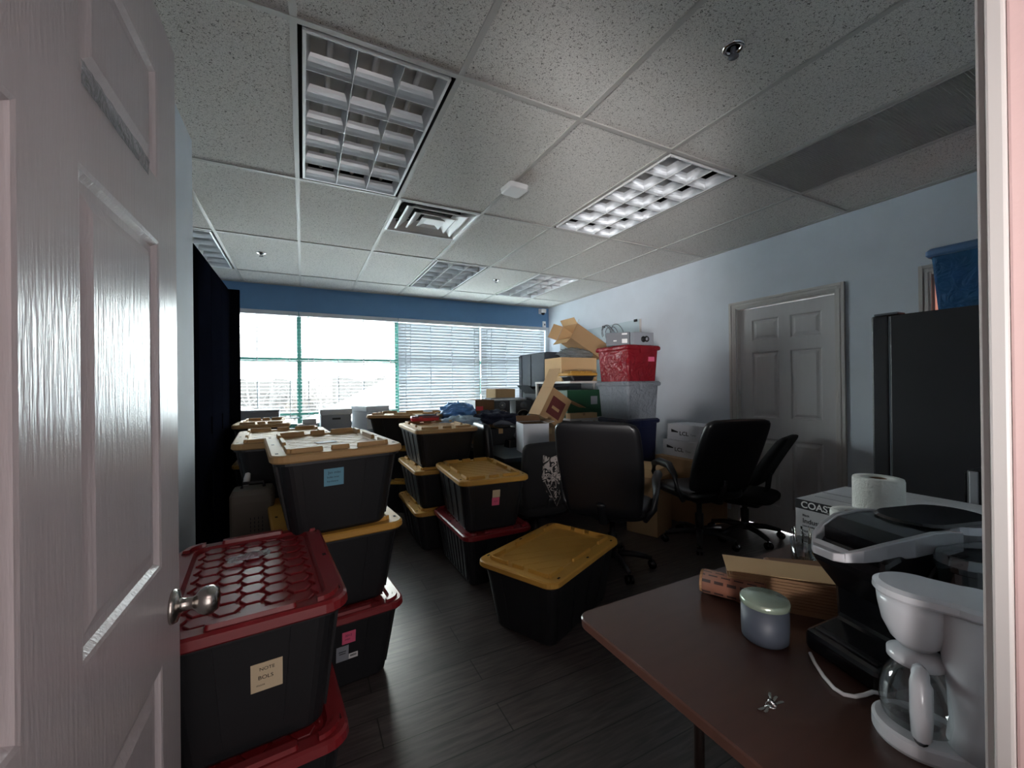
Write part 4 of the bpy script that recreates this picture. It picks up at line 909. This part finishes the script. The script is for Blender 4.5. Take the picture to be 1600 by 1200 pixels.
# bandana draped on the back of the low chair
def bandana_mat():
    m = bpy.data.materials.new('printed_bandana_cloth'); m.use_nodes = True
    n = m.node_tree.nodes; L = m.node_tree.links; b = n['Principled BSDF']; b.inputs['Roughness'].default_value = 0.9
    tc = n.new('ShaderNodeTexCoord'); v = n.new('ShaderNodeTexNoise'); v.inputs['Scale'].default_value = 10; v.inputs['Distortion'].default_value = 2.2; v.inputs['Detail'].default_value = 1; L.new(tc.outputs['Object'], v.inputs[0])
    w_ = n.new('ShaderNodeMath'); w_.operation = 'MULTIPLY'; w_.inputs[1].default_value = 26; L.new(v.outputs['Fac'], w_.inputs[0])
    s_ = n.new('ShaderNodeMath'); s_.operation = 'SINE'; L.new(w_.outputs[0], s_.inputs[0])
    sp = n.new('ShaderNodeSeparateXYZ'); L.new(tc.outputs['Object'], sp.inputs[0])
    g = n.new('ShaderNodeMath'); g.operation = 'GREATER_THAN'; g.inputs[1].default_value = -0.185; L.new(sp.outputs['Z'], g.inputs[0])
    r = n.new('ShaderNodeMath'); r.operation = 'GREATER_THAN'; r.inputs[1].default_value = -0.55; L.new(s_.outputs[0], r.inputs[0])
    r2 = n.new('ShaderNodeMath'); r2.operation = 'GREATER_THAN'; r2.inputs[1].default_value = 0.86; L.new(s_.outputs[0], r2.inputs[0])
    mx = n.new('ShaderNodeMix'); mx.data_type = 'FLOAT'; L.new(g.outputs[0], mx.inputs[0]); L.new(r2.outputs[0], mx.inputs[2]); L.new(r.outputs[0], mx.inputs[3])
    c = n.new('ShaderNodeMix'); c.data_type = 'RGBA'; c.inputs[6].default_value = lin('#101012'); c.inputs[7].default_value = lin('#9b938f'); L.new(mx.outputs[0], c.inputs[0]); L.new(c.outputs[2], b.inputs['Base Color'])
    return m
t = thing('bandana', 'grey and black printed bandana hanging in a point from the low chair back', 'cloth', (1.645, 0.918, 0.80), R(2))
b = MB().use(bandana_mat()); rs = []; nx, nz = 22, 26
for j in range(nz+1):
    f = j/nz; z = -0.36*f; wd = (0.115 if f < 0.42 else 0.115*(1-(f-0.42)/0.58)+0.003)*(1+0.05*math.sin(9*f)); row = []
    for i in range(nx+1):
        u = -1+2*i/nx; row.append((u*wd + 0.01*math.sin(7*f), -0.012*math.cos(u*6+f*4)*(1-0.3*f) - 0.006*math.sin(11*u+5*f), z + 0.012*math.sin(u*5)*(1-f)))
    rs.append(row)
vs = [p for r_ in rs for p in r_]; fs = [(j*(nx+1)+i, j*(nx+1)+i+1, (j+1)*(nx+1)+i+1, (j+1)*(nx+1)+i) for j in range(nz) for i in range(nx)]
b.add(vs, fs, True); o = b.build('cloth', t); sm = o.modifiers.new('thick', 'SOLIDIFY'); sm.thickness = 0.002
MB().use(mat('bandana_hem', '#8e8784', 0.9)).tube([(0.115, -0.014, -0.151), (0.07, -0.016, -0.23), (0.0, -0.016, -0.365), (-0.05, -0.016, -0.27), (-0.108, -0.014, -0.16)], 0.0022, 5).build('hem', t)

# ------------------------------------------------------------------ fridge and blue tub
t = thing('refrigerator', 'tall black refrigerator seen from its side, by the right wall', 'refrigerator', (3.0, -0.41, 0))
MB().use(M_FRIDGE).box(0, 0.68, -0.745, -0.086, 0.03, 1.685).build('fridge_body', t, bevel=0.006)
MB().use(M_FRIDGE).box(0, 0.68, -0.078, 0, 0.62, 1.69).build('fridge_door', t, bevel=0.010); MB().use(M_FRIDGE).box(0, 0.68, -0.078, 0, 0.04, 0.61).build('freezer_door', t, bevel=0.010)
MB().use(M_GREYP).box(0.004, 0.66, -0.085, -0.079, 0.06, 1.68).build('door_seal', t)
MB().use(M_GREYP).box(0.01, 0.10, -0.12, -0.01, 1.6915, 1.703).build('hinge_cover', t, bevel=0.003)
for x in (0.05, 0.62):
    for y in (-0.7, -0.13): MB().use(M_BLACKP).at((x, y, 0)).lathe([(0.018, 0), (0.018, 0.03)], 12).build('foot', t)
t = clip_tub('translucent blue plastic tub with a lid on top of the refrigerator', 3.28, -0.91, 1.687, 0.40, 0.56, 0.345, M_BLUETUB, mat('blue_tub_lid', '#54749a', 0.3))
MB().use(mat('teal_gleam', '#7fe6c8', 0.5)).box(-0.12, 0.05, 0.0, 0.22, 0.006, 0.15).build('teal_gleam_block', t, bevel=0.02)  # bright teal block; the tub's gleam is put into its colour
b = MB().use(M_NAVY); blob(b, (0.0, -0.08, 0.10), (0.13, 0.15, 0.09), 0.3, 4.4, 2.2, flat=1); b.build('dark_contents', t)

# ------------------------------------------------------------------ table in the foreground and what stands on it
TZ = 0.74
t = thing('folding_table', 'dark walnut laminate folding table in the right foreground', 'table', (0.62, -0.75, 0))
b = MB().use(M_WOODT).at((0.915, -0.335, 0)); b.loft([(0.7185, 1.826, 0.666, 0.035), (TZ-0.003, 1.828, 0.668, 0.035), (TZ, 1.822, 0.662, 0.032)]); b.build('tabletop', t)
MB().use(mat('dark_edge_trim', '#1c1614', 0.3)).at((0.915, -0.335, 0)).loft([(0.706, 1.80, 0.64, 0.03), (0.718, 1.82, 0.66, 0.033)]).build('underside', t)
M_EDGE = mat('table_edge_band', '#2b201c', 0.4)
MB().use(M_EDGE).box(0.10, 1.73, -0.14, -0.12, 0.66, 0.705).box(0.10, 1.73, -0.55, -0.53, 0.66, 0.705).build('apron', t)
for x in (0.34, 1.50):
    for y in (-0.085, -0.57):
        MB().use(M_EDGE).at((x, y, 0)).lathe([(0.014, 0), (0.014, 0.705)], 12).build('leg', t)
# carton of bags
t = thing('product_box', 'white carton lettered COASTWIDE with an open flap at the far end of the table', 'box', (1.515, -0.785, TZ))
M_CWHITE = mat('warm_white_carton', '#b8b8ba', 0.7)
MB().use(M_CWHITE).box(0, 0.33, -0.42, 0, 0, 0.176).build('carton_body', t, bevel=0.0015)
b = MB().use(M_INK); b.box(-0.0008, -0.0002, -0.42, 0, 0.145, 0.1765); b.box(-0.0008, -0.0002, -0.42, 0, 0.010, 0.022)
text(b, 'COASTWIDE', 0.030, (-0.0006, -0.018, 0.151), (0, -1, 0), (0, 0, 1), M_WHITEP, bold=0.0006, lift=0.0008)
text(b, 'PROFESSIONAL', 0.0065, (-0.0006, -0.095, 0.1465), (0, -1, 0), (0, 0, 1), M_WHITEP, lift=0.0008)
for s_, sz, z in (('Black', 0.010, 0.122), ('Industrial Garbage Bags', 0.022, 0.100), ('Low-density, 50 bags', 0.0075, 0.088), ('Noir', 0.010, 0.070), ('Sacs à ordures industriels', 0.022, 0.048), ('Basse densité', 0.0075, 0.036)):
    text(b, s_, sz, (-0.0002, -0.022, z), (0, -1, 0), (0, 0, 1), M_INK, bold=0.0003, lift=0.0006)
b.build('printed_front', t)
MB().use(M_INK).box(0.08, 0.082, -0.40, -0.02, 0.1766, 0.1769).box(0.16, 0.163, -0.42, 0, 0.1766, 0.1769).build('lid_seam', t)
MB().use(M_CWHITE).add([(0.33, -0.42, 0.176), (0.33, -0.05, 0.176), (0.50, -0.06, 0.158), (0.50, -0.41, 0.158), (0.33, -0.42, 0.173), (0.33, -0.05, 0.173), (0.50, -0.06, 0.155), (0.50, -0.41, 0.155)], [(0, 3, 2, 1), (4, 5, 6, 7), (0, 4, 7, 3), (1, 2, 6, 5), (3, 7, 6, 2), (0, 1, 5, 4)]).build('flap', t)
def roll_mat():
    return mat('paper_towel', '#d5d5cf', 0.9, bump=(140, 1.0, 0.004))
M_TOWEL = roll_mat()
def towel(x, y, r, h, label, z):
    t = thing('paper_towel_roll', label, 'paper towel', (x, y, z), 0, 'white paper towel rolls on the table')
    MB().use(M_TOWEL).lathe([(r*0.97, 0), (r, 0.004), (r, h-0.006), (r*0.97, h), (0.024, h), (0.022, h-0.08)], 40, True, False).build('paper', t)
    MB().use(M_CARDD).lathe([(0.0215, 0.003), (0.0215, h-0.002), (0.019, h-0.002), (0.019, 0.003)], 24, False, False).build('cardboard_core', t)
towel(1.585, -0.985, 0.062, 0.10, 'white paper roll standing on top of the lettered carton', TZ+0.1775)
towel(1.405, -1.000, 0.055, 0.205, 'white paper roll in front of the lettered carton, behind the silver handle', TZ)
# pod coffee maker, long axis along +x, front at -x
t = thing('pod_coffee_maker', 'black single-cup coffee maker with a curved silver handle and side water tank', 'coffee maker', (1.015, -1.175, TZ), R(-15))
def yprof(mb, outline, y0, y1, e=0.0):   # extrude an x-z outline along y
    return mb.rings([[(x, y, z) for x, z in outline] for y in (y0, y1)])
b = MB().use(M_BLACKG)
body = [(-0.055, 0.0), (0.27, 0.0), (0.30, 0.03), (0.30, 0.235), (0.25, 0.252), (0.10, 0.256), (0.0, 0.250), (-0.035, 0.238), (-0.040, 0.200), (-0.010, 0.165), (0.025, 0.125), (0.030, 0.06), (-0.055, 0.042)]
yprof(b, body, -0.075, 0.075); b.build('machine_body', t, bevel=0.010)
MB().use(M_BLACKP).box(-0.04, 0.02, -0.062, 0.062, 0.0435, 0.048).build('drip_tray', t, bevel=0.002)
# side cheek arch
b = MB().use(M_BLACKP); pts = [(0.075+0.10*math.cos(a)*1.0+0.06, -0.0765, 0.115+0.125*math.sin(a)) for a in [PI*1.02-0.16*i for i in range(14)]]
b.tube(pts, 0.003, 6); b.build('side_arch', t)
arc = [(-0.078, 0.246, 0.018), (-0.055, 0.257, 0.024), (-0.02, 0.270, 0.031), (0.03, 0.282, 0.037), (0.08, 0.287, 0.038), (0.12, 0.286, 0.037), (0.150, 0.282, 0.034)]
hb = MB().use(M_SILV)
for sg in (-1, 1):
    rs = []
    for i, (x, z, h_) in enumerate(arc):
        wd = sg*(0.034+0.044*min(1, (i/3.0)**0.8)); rs.append([(x, wd, z-h_), (x, wd, z), (x, wd-sg*0.010, z), (x, wd-sg*0.010, z-h_)])
    hb.rings(rs)
x, z, h_ = arc[0]; hb.rings([[(x-0.012, -0.020, z-h_), (x-0.012, 0.020, z-h_), (x-0.012, 0.020, z-0.002), (x-0.012, -0.020, z-0.002)], [(x, -0.034, z-h_), (x, 0.034, z-h_), (x, 0.034, z), (x, -0.034, z)], [(x+0.012, -0.034, z-h_+0.004), (x+0.012, 0.034, z-h_+0.004), (x+0.012, 0.034, z+0.006), (x+0.012, -0.034, z+0.006)]])
hb.build('lift_handle', t, bevel=0.002)
hb = MB().use(M_BLACKG); rs = []
for i, (x, z, h_) in enumerate(arc[2:]):
    i += 2; wd = 0.024+0.044*min(1, (i/3.0)**0.8) - 0.001; rs.append([(x, -wd, 0.240), (x, wd, 0.240), (x, wd, z-0.004), (x, -wd, z-0.004)])
hb.rings(rs); hb.build('brew_head', t)
hb = MB().use(M_SILV); hb.at((0.228, 0, 0)).loft([(0.250, 0.140, 0.150, 0.06), (0.270, 0.150, 0.158, 0.065), (0.284, 0.142, 0.150, 0.065)], n=8); hb.build('rear_shell', t)
MB().use(M_BLACKG).at((0.190, 0, 0)).loft([(0.2865, 0.215, 0.125, 0.060), (0.291, 0.205, 0.115, 0.056)], n=8).build('top_panel', t)
b = MB().use(M_TANK).at((0.175, -0.120, 0)); b.loft([(0.02, 0.235, 0.068, 0.03), (0.235, 0.25, 0.076, 0.035)], cap1=False, n=6); b.build('water_tank', t)
b = MB().use(M_TANK).at((0.175, -0.120, 0)); b.loft([(0.236, 0.262, 0.084, 0.04), (0.248, 0.266, 0.086, 0.042), (0.264, 0.255, 0.080, 0.038)], n=6); b.build('tank_lid', t, bevel=0.002)
# drip coffee maker
t = thing('drip_coffee_maker', 'white drip coffee maker with glass carafe at the table edge nearest the camera', 'coffee maker', (0.888, -1.303, TZ), R(-73))
t.scale = (0.88, 0.88, 0.94)
# local +x points from the carafe to the tank column
def eight(z, r0, r1, d, n=28):
    p = []
    for i in range(n):
        a = PI*0.40 + (2*PI-PI*0.80)*i/(n-1); p.append((r0*math.cos(a), r0*math.sin(a), z))
    for i in range(n):
        a = -PI*0.64 + PI*1.28*i/(n-1); p.append((d+r1*math.cos(a), r1*math.sin(a), z))
    return p
D_ = 0.079
b = MB().use(M_APPW); b.rings([eight(0.0, 0.060, 0.050, D_), eight(0.006, 0.063, 0.052, D_), eight(0.024, 0.063, 0.052, D_), eight(0.028, 0.058, 0.047, D_)]); b.build('base', t, smooth=False)
b = MB().use(M_APPW).at((D_, 0, 0)); b.lathe([(0.044, 0.0285), (0.040, 0.06), (0.042, 0.11), (0.050, 0.17), (0.056, 0.245)], 36, sy=1.25); b.build('tank_column', t)
b = MB().use(M_APPW); b.lathe([(0.024, 0.160), (0.036, 0.172), (0.047, 0.195), (0.053, 0.225), (0.055, 0.245)], 36); b.build('filter_basket', t)
b = MB().use(M_APPW); b.rings([eight(0.2455, 0.056, 0.058, D_), eight(0.250, 0.060, 0.062, D_), eight(0.259, 0.059, 0.061, D_), eight(0.264, 0.050, 0.052, D_)]); b.build('top_lid', t)
cf = MB().use(M_CGLASS).lathe([(0.040, 0.031), (0.048, 0.036), (0.053, 0.060), (0.052, 0.085), (0.043, 0.110), (0.035, 0.122), (0.035, 0.132)], 36, True, False).build('carafe', t)
MB().use(M_APPW).lathe([(0.037, 0.133), (0.041, 0.136), (0.041, 0.146), (0.026, 0.155), (0.010, 0.157)], 32).build('carafe_lid', cf)
b = MB().use(M_APPW).at((0, 0, 0), R(-84)); b.tube([(0.036, 0, 0.139), (0.055, 0, 0.141), (0.066, 0, 0.128), (0.068, 0, 0.08), (0.065, 0, 0.045), (0.058, 0, 0.036)], [0.009, 0.012, 0.015, 0.015, 0.013, 0.010], 10); b.build('carafe_handle', cf)
MB().use(M_INK).at((D_, 0, 0.19), R(-30), 0, PI/2).lathe([(0.006, 0.04), (0.006, 0.062)], 12).build('power_switch', t)
t = thing('power_cord', 'white flat power cord curling across the table in front of the pod coffee maker', 'cord', (0.94, -1.20, TZ))
MB().use(M_WHITEP).tube([(0.012, 0.085, 0.010), (-0.004, 0.068, 0.004), (-0.030, 0.040, 0.004), (-0.048, 0.014, 0.004), (-0.050, -0.002, 0.004), (-0.038, -0.014, 0.004), (-0.018, -0.020, 0.004), (0.002, -0.024, 0.005), (0.010, -0.040, 0.008)], 0.0035, 8).build('cable', t)
# candle jar
t = thing('candle_jar', 'grey-blue jar with a shiny pale green lid standing on the table', 'jar', (0.935, -1.032, TZ))
MB().use(mat('grey_blue_glaze', '#444a55', 0.5)).lathe([(0.040, 0), (0.046, 0.006), (0.047, 0.03), (0.047, 0.078)], 40).build('jar_body', t)
MB().use(mat('pale_green_metal', '#a9b8a6', 0.2, metal=0.6, bump=(60, 0.5, 0.002))).lathe([(0.0475, 0.0785), (0.049, 0.080), (0.049, 0.090), (0.046, 0.093), (0.010, 0.092)], 40).build('jar_lid', t)
# keys
t = thing('key_bunch', 'small bunch of silver keys lying on the bare tabletop', 'keys', (0.750, -1.155, TZ), R(20))
t.scale = (0.72, 0.72, 0.8)
MB().use(M_CHROME).tube([(0.011*math.cos(a), 0.011*math.sin(a), 0.0035+0.001*math.sin(2*a)) for a in [2*PI*i/20 for i in range(21)]], 0.0012, 6).build('key_ring', t)
for i, (a, dz) in enumerate(((150, 0.002), (172, 0.0055), (330, 0.002), (352, 0.0045), (14, 0.007))):
    b = MB().use(M_CHROME).at((0.010*math.cos(R(a)), 0.010*math.sin(R(a)), dz), R(a))
    b.lathe([(0.0065, 0), (0.0065, 0.0018)], 14); b.box(0.005, 0.030, -0.0026, 0.0026, 0.0, 0.0018); b.box(0.015, 0.027, 0.0026, 0.0042, 0.0, 0.0016); b.build('key', t)
# kraft roll with dashed print, stack of folded paper, second roll
def dash_mat():
    m = mat('printed_kraft_sleeve', '#8f5a40', 0.75); n = m.node_tree.nodes; L = m.node_tree.links; b = n['Principled BSDF']
    tc = n.new('ShaderNodeTexCoord'); mp = n.new('ShaderNodeMapping'); mp.inputs['Rotation'].default_value = (0, 0, R(0)); L.new(tc.outputs['Object'], mp.inputs[0])
    br = n.new('ShaderNodeTexBrick'); br.inputs['Scale'].default_value = 1; br.inputs['Brick Width'].default_value = 0.030; br.inputs['Row Height'].default_value = 0.0125; br.inputs['Mortar Size'].default_value = 0.0045
    br.inputs['Color1'].default_value = lin('#2e1712'); br.inputs['Color2'].default_value = lin('#2e1712'); br.inputs['Mortar'].default_value = lin('#7d4f3c'); L.new(mp.outputs[0], br.inputs[0]); L.new(br.outputs['Color'], b.inputs['Base Color'])
    return m
t = thing('cup_sleeve_stack', 'brown cup sleeves with dashed print lying beside the candle jar', 'cup sleeves', (1.035, -0.905, TZ), R(-62))
b = MB().use(dash_mat()); b.rings([[(x, 0.036*math.cos(a), 0.032+0.030*math.sin(a)) for a in [2*PI*i/20 for i in range(20)]] for x in (-0.085, 0.06)], smooth=True); b.build('sleeves', t)
MB().use(M_KRAFT).rings([[(x, 0.034*math.cos(a), 0.032+0.028*math.sin(a)) for a in [2*PI*i/20 for i in range(20)]] for x in (-0.092, -0.0855)]).build('inner_edge', t)
t = thing('paper_towel_stack', 'thick stack of brown folded paper towels lying on the table', 'paper towels', (1.155, -0.985, TZ), R(-52))
b = MB().use(M_KRAFT); rr = random.Random(5)
for i in range(9):
    dx = rr.uniform(-0.006, 0.006); b.box(-0.16+dx, 0.15+dx, -0.055, 0.055, 0.012+i*0.0075, 0.012+i*0.0075+0.0068)
b.build('folded_sheets', t, bevel=0.001)
MB().use(M_KRAFT).loft([(0.0, 0.30, 0.12, 0.02), (0.0118, 0.31, 0.115, 0.02)]).build('bottom_wrapper', t)
MB().use(M_CARDL).at((-0.02, 0.006, 0.0805), R(4)).box(-0.15, 0.15, -0.055, 0.050, 0, 0.0015).build('top_sheet', t)
t = thing('paper_bag_stack', 'dark brown folded paper bags with two pale rolled ends behind the towel stack', 'paper bags', (1.295, -0.925, TZ), R(-40))
M_BROWNB = mat('brown_bag_paper', '#7a573c', 0.7)
b = MB().use(M_BROWNB).box(-0.10, 0.12, -0.05, 0.03, 0, 0.055); b.build('bags', t, bevel=0.012)
b = MB().use(M_CARDL)
for y in (-0.03,): b.at((-0.112, y, 0.03), 0, 0, PI/2).lathe([(0.022, 0), (0.022, 0.012), (0.017, 0.012), (0.017, 0)], 18, False, False)
b.build('rolled_end', t)
# cup with cutlery
t = thing('cutlery_cup', 'clear cup crammed with dark stirrers and spoons beneath the silver handle', 'cup', (1.355, -0.895, TZ))
MB().use(M_CGLASS).lathe([(0.026, 0.0), (0.030, 0.004), (0.036, 0.10), (0.034, 0.10), (0.028, 0.006)], 24, True, False).build('cup_body', t)
rr = random.Random(2)
for i in range(9):
    a = 2*PI*i/9; x, y = 0.014*math.cos(a), 0.014*math.sin(a)
    MB().use(M_BLACKG if i % 2 else M_STEEL).tube([(x, y, 0.008), (x*1.9, y*1.9, 0.11), (x*2.1, y*2.1, 0.13)], [0.0022, 0.0025, 0.005], 6, flat=0.5).build('spoon', t)
# black microwave with a chrome edge and a red bottle on top
t = thing('microwave', 'black countertop microwave with a bright chrome corner strip, behind the coffee makers', 'microwave', (2.06, -1.04, TZ))
MB().use(M_FRIDGE).box(0, 0.34, -0.345, -0.005, 0.012, 0.262).build('casing', t, bevel=0.006)
MB().use(M_SILV).box(-0.006, 0.016, -0.034, -0.012, 0.012, 0.260).build('chrome_strip', t, bevel=0.003)
MB().use(M_BLACKG).box(0.02, 0.25, -0.0045, 0.006, 0.03, 0.25).build('door_panel', t, bevel=0.003)
for x in (0.03, 0.31):
    for y in (-0.04, -0.31): MB().use(M_BLACKP).at((x, y, 0)).lathe([(0.012, 0), (0.012, 0.012)], 10).build('foot', t)
t = thing('canister', 'dull red canister standing on the microwave, cut off by the door jamb', 'canister', (2.13, -1.145, TZ+0.2625))
MB().use(mat('dull_red_plastic', '#8d3228', 0.4)).lathe([(0.036, 0), (0.04, 0.006), (0.04, 0.085), (0.03, 0.098)], 24).build('body', t)
MB().use(mat('dull_red_cap', '#6d4a30', 0.4)).lathe([(0.024, 0.0985), (0.022, 0.112)], 18).build('cap', t)
carton('plain brown carton on the floor under the far half of the table', 1.75, -1.25, 0, 0.40, 0.36, 0.34)

# ------------------------------------------------------------------ outside the window
M_SNOW = mat('snow', '#eef1f4', 0.9); M_TWIG = mat('bare_twigs', '#3d3a39', 0.9); M_WALLO = mat('pale_siding', '#b9b2a8', 0.8)
struct(MB().use(M_SNOW).box(-90, 90, YW+0.4, 150, -3.3, -3.0).build('ground'))
def house(x, y, w_, d_, hw, hr, rz, label):
    t = thing('house', label, 'house', (x, y, -3.0), rz, 'snowy houses outside')
    MB().use(M_WALLO).box(-w_/2, w_/2, -d_/2, d_/2, 0, hw).build('wall', t)
    o = 0.4; b = MB().use(M_SNOW)
    r1 = [(-w_/2-o, -d_/2-o, hw), (w_/2+o, -d_/2-o, hw), (w_/2+o, d_/2+o, hw), (-w_/2-o, d_/2+o, hw)]
    r2 = [(-w_/2+d_/2, -0.05, hw+hr), (w_/2-d_/2, -0.05, hw+hr), (w_/2-d_/2, 0.05, hw+hr), (-w_/2+d_/2, 0.05, hw+hr)]
    b.rings([[(a, c, z-0.2) for a, c, z in r1], r1, r2]); b.build('roof', t)
    b = MB().use(mat('roof_shingle_lines', '#3c3937', 0.9))
    for k in range(1, 9):
        f = k/9.5; p = Vector(r1[0]).lerp(Vector(r2[0]), f); q_ = Vector(r1[1]).lerp(Vector(r2[1]), f); p = p.lerp(q_, 0.5); b.bar(p+Vector((0, -0.03, 0.02)), q_+Vector((-0.3, -0.03, 0.02)), 0.12, 0.05)
    b.build('bare_shingle_rows', t)
    for u in (-0.3, 0.25): MB().use(M_GREYP).box(w_*u-0.6, w_*u+0.6, -d_/2-0.03, -d_/2-0.001, 1.0, 2.2).build('window', t)
house(6.2, 24, 11, 9, 2.6, 2.5, R(-8), 'house with a snow-covered hip roof and bare shingle rows, seen through the middle blind')
house(-8, 30, 12, 8, 2.4, 1.5, R(10), 'snowy house seen low through the leftmost blind')
rr = random.Random(11)
b = MB().use(M_TWIG)
for k_ in range(3):
    rs = []
    for i in range(160):
        x = -60+i*1.0; h_ = 3.6+1.1*k_+0.9*noise.noise(Vector((x*0.25, k_*7, 0)))+0.5*noise.noise(Vector((x*1.3, k_*3, 2)))
        rs.append([(x, 62+k_*9, -3), (x, 62+k_*9, -3+h_), (x, 62.6+k_*9, -3+h_*0.98), (x, 63.4+k_*9, -3)])
    b.rings(rs)
for i in range(420):
    x = rr.uniform(-40, 70); y = rr.uniform(50, 62); h_ = rr.uniform(3.0, 5.0); lean = rr.uniform(-0.6, 0.6)
    b.bar((x, y, -3), (x+lean, y, -3+h_), 0.16, 0.16)
    for k in range(7):
        f = rr.uniform(0.3, 0.95); L_ = rr.uniform(0.8, 1.8); a = rr.uniform(-1.2, 1.2)
        b.bar((x+lean*f, y, -3+h_*f), (x+lean*f+L_*math.sin(a), y+rr.uniform(-.5, .5), -3+h_*f+L_*math.cos(a)), 0.10, 0.10)
tag(b.build('woodland'), 'distant band of bare brown trees beyond the snowy roofs', 'trees', None, 'stuff')
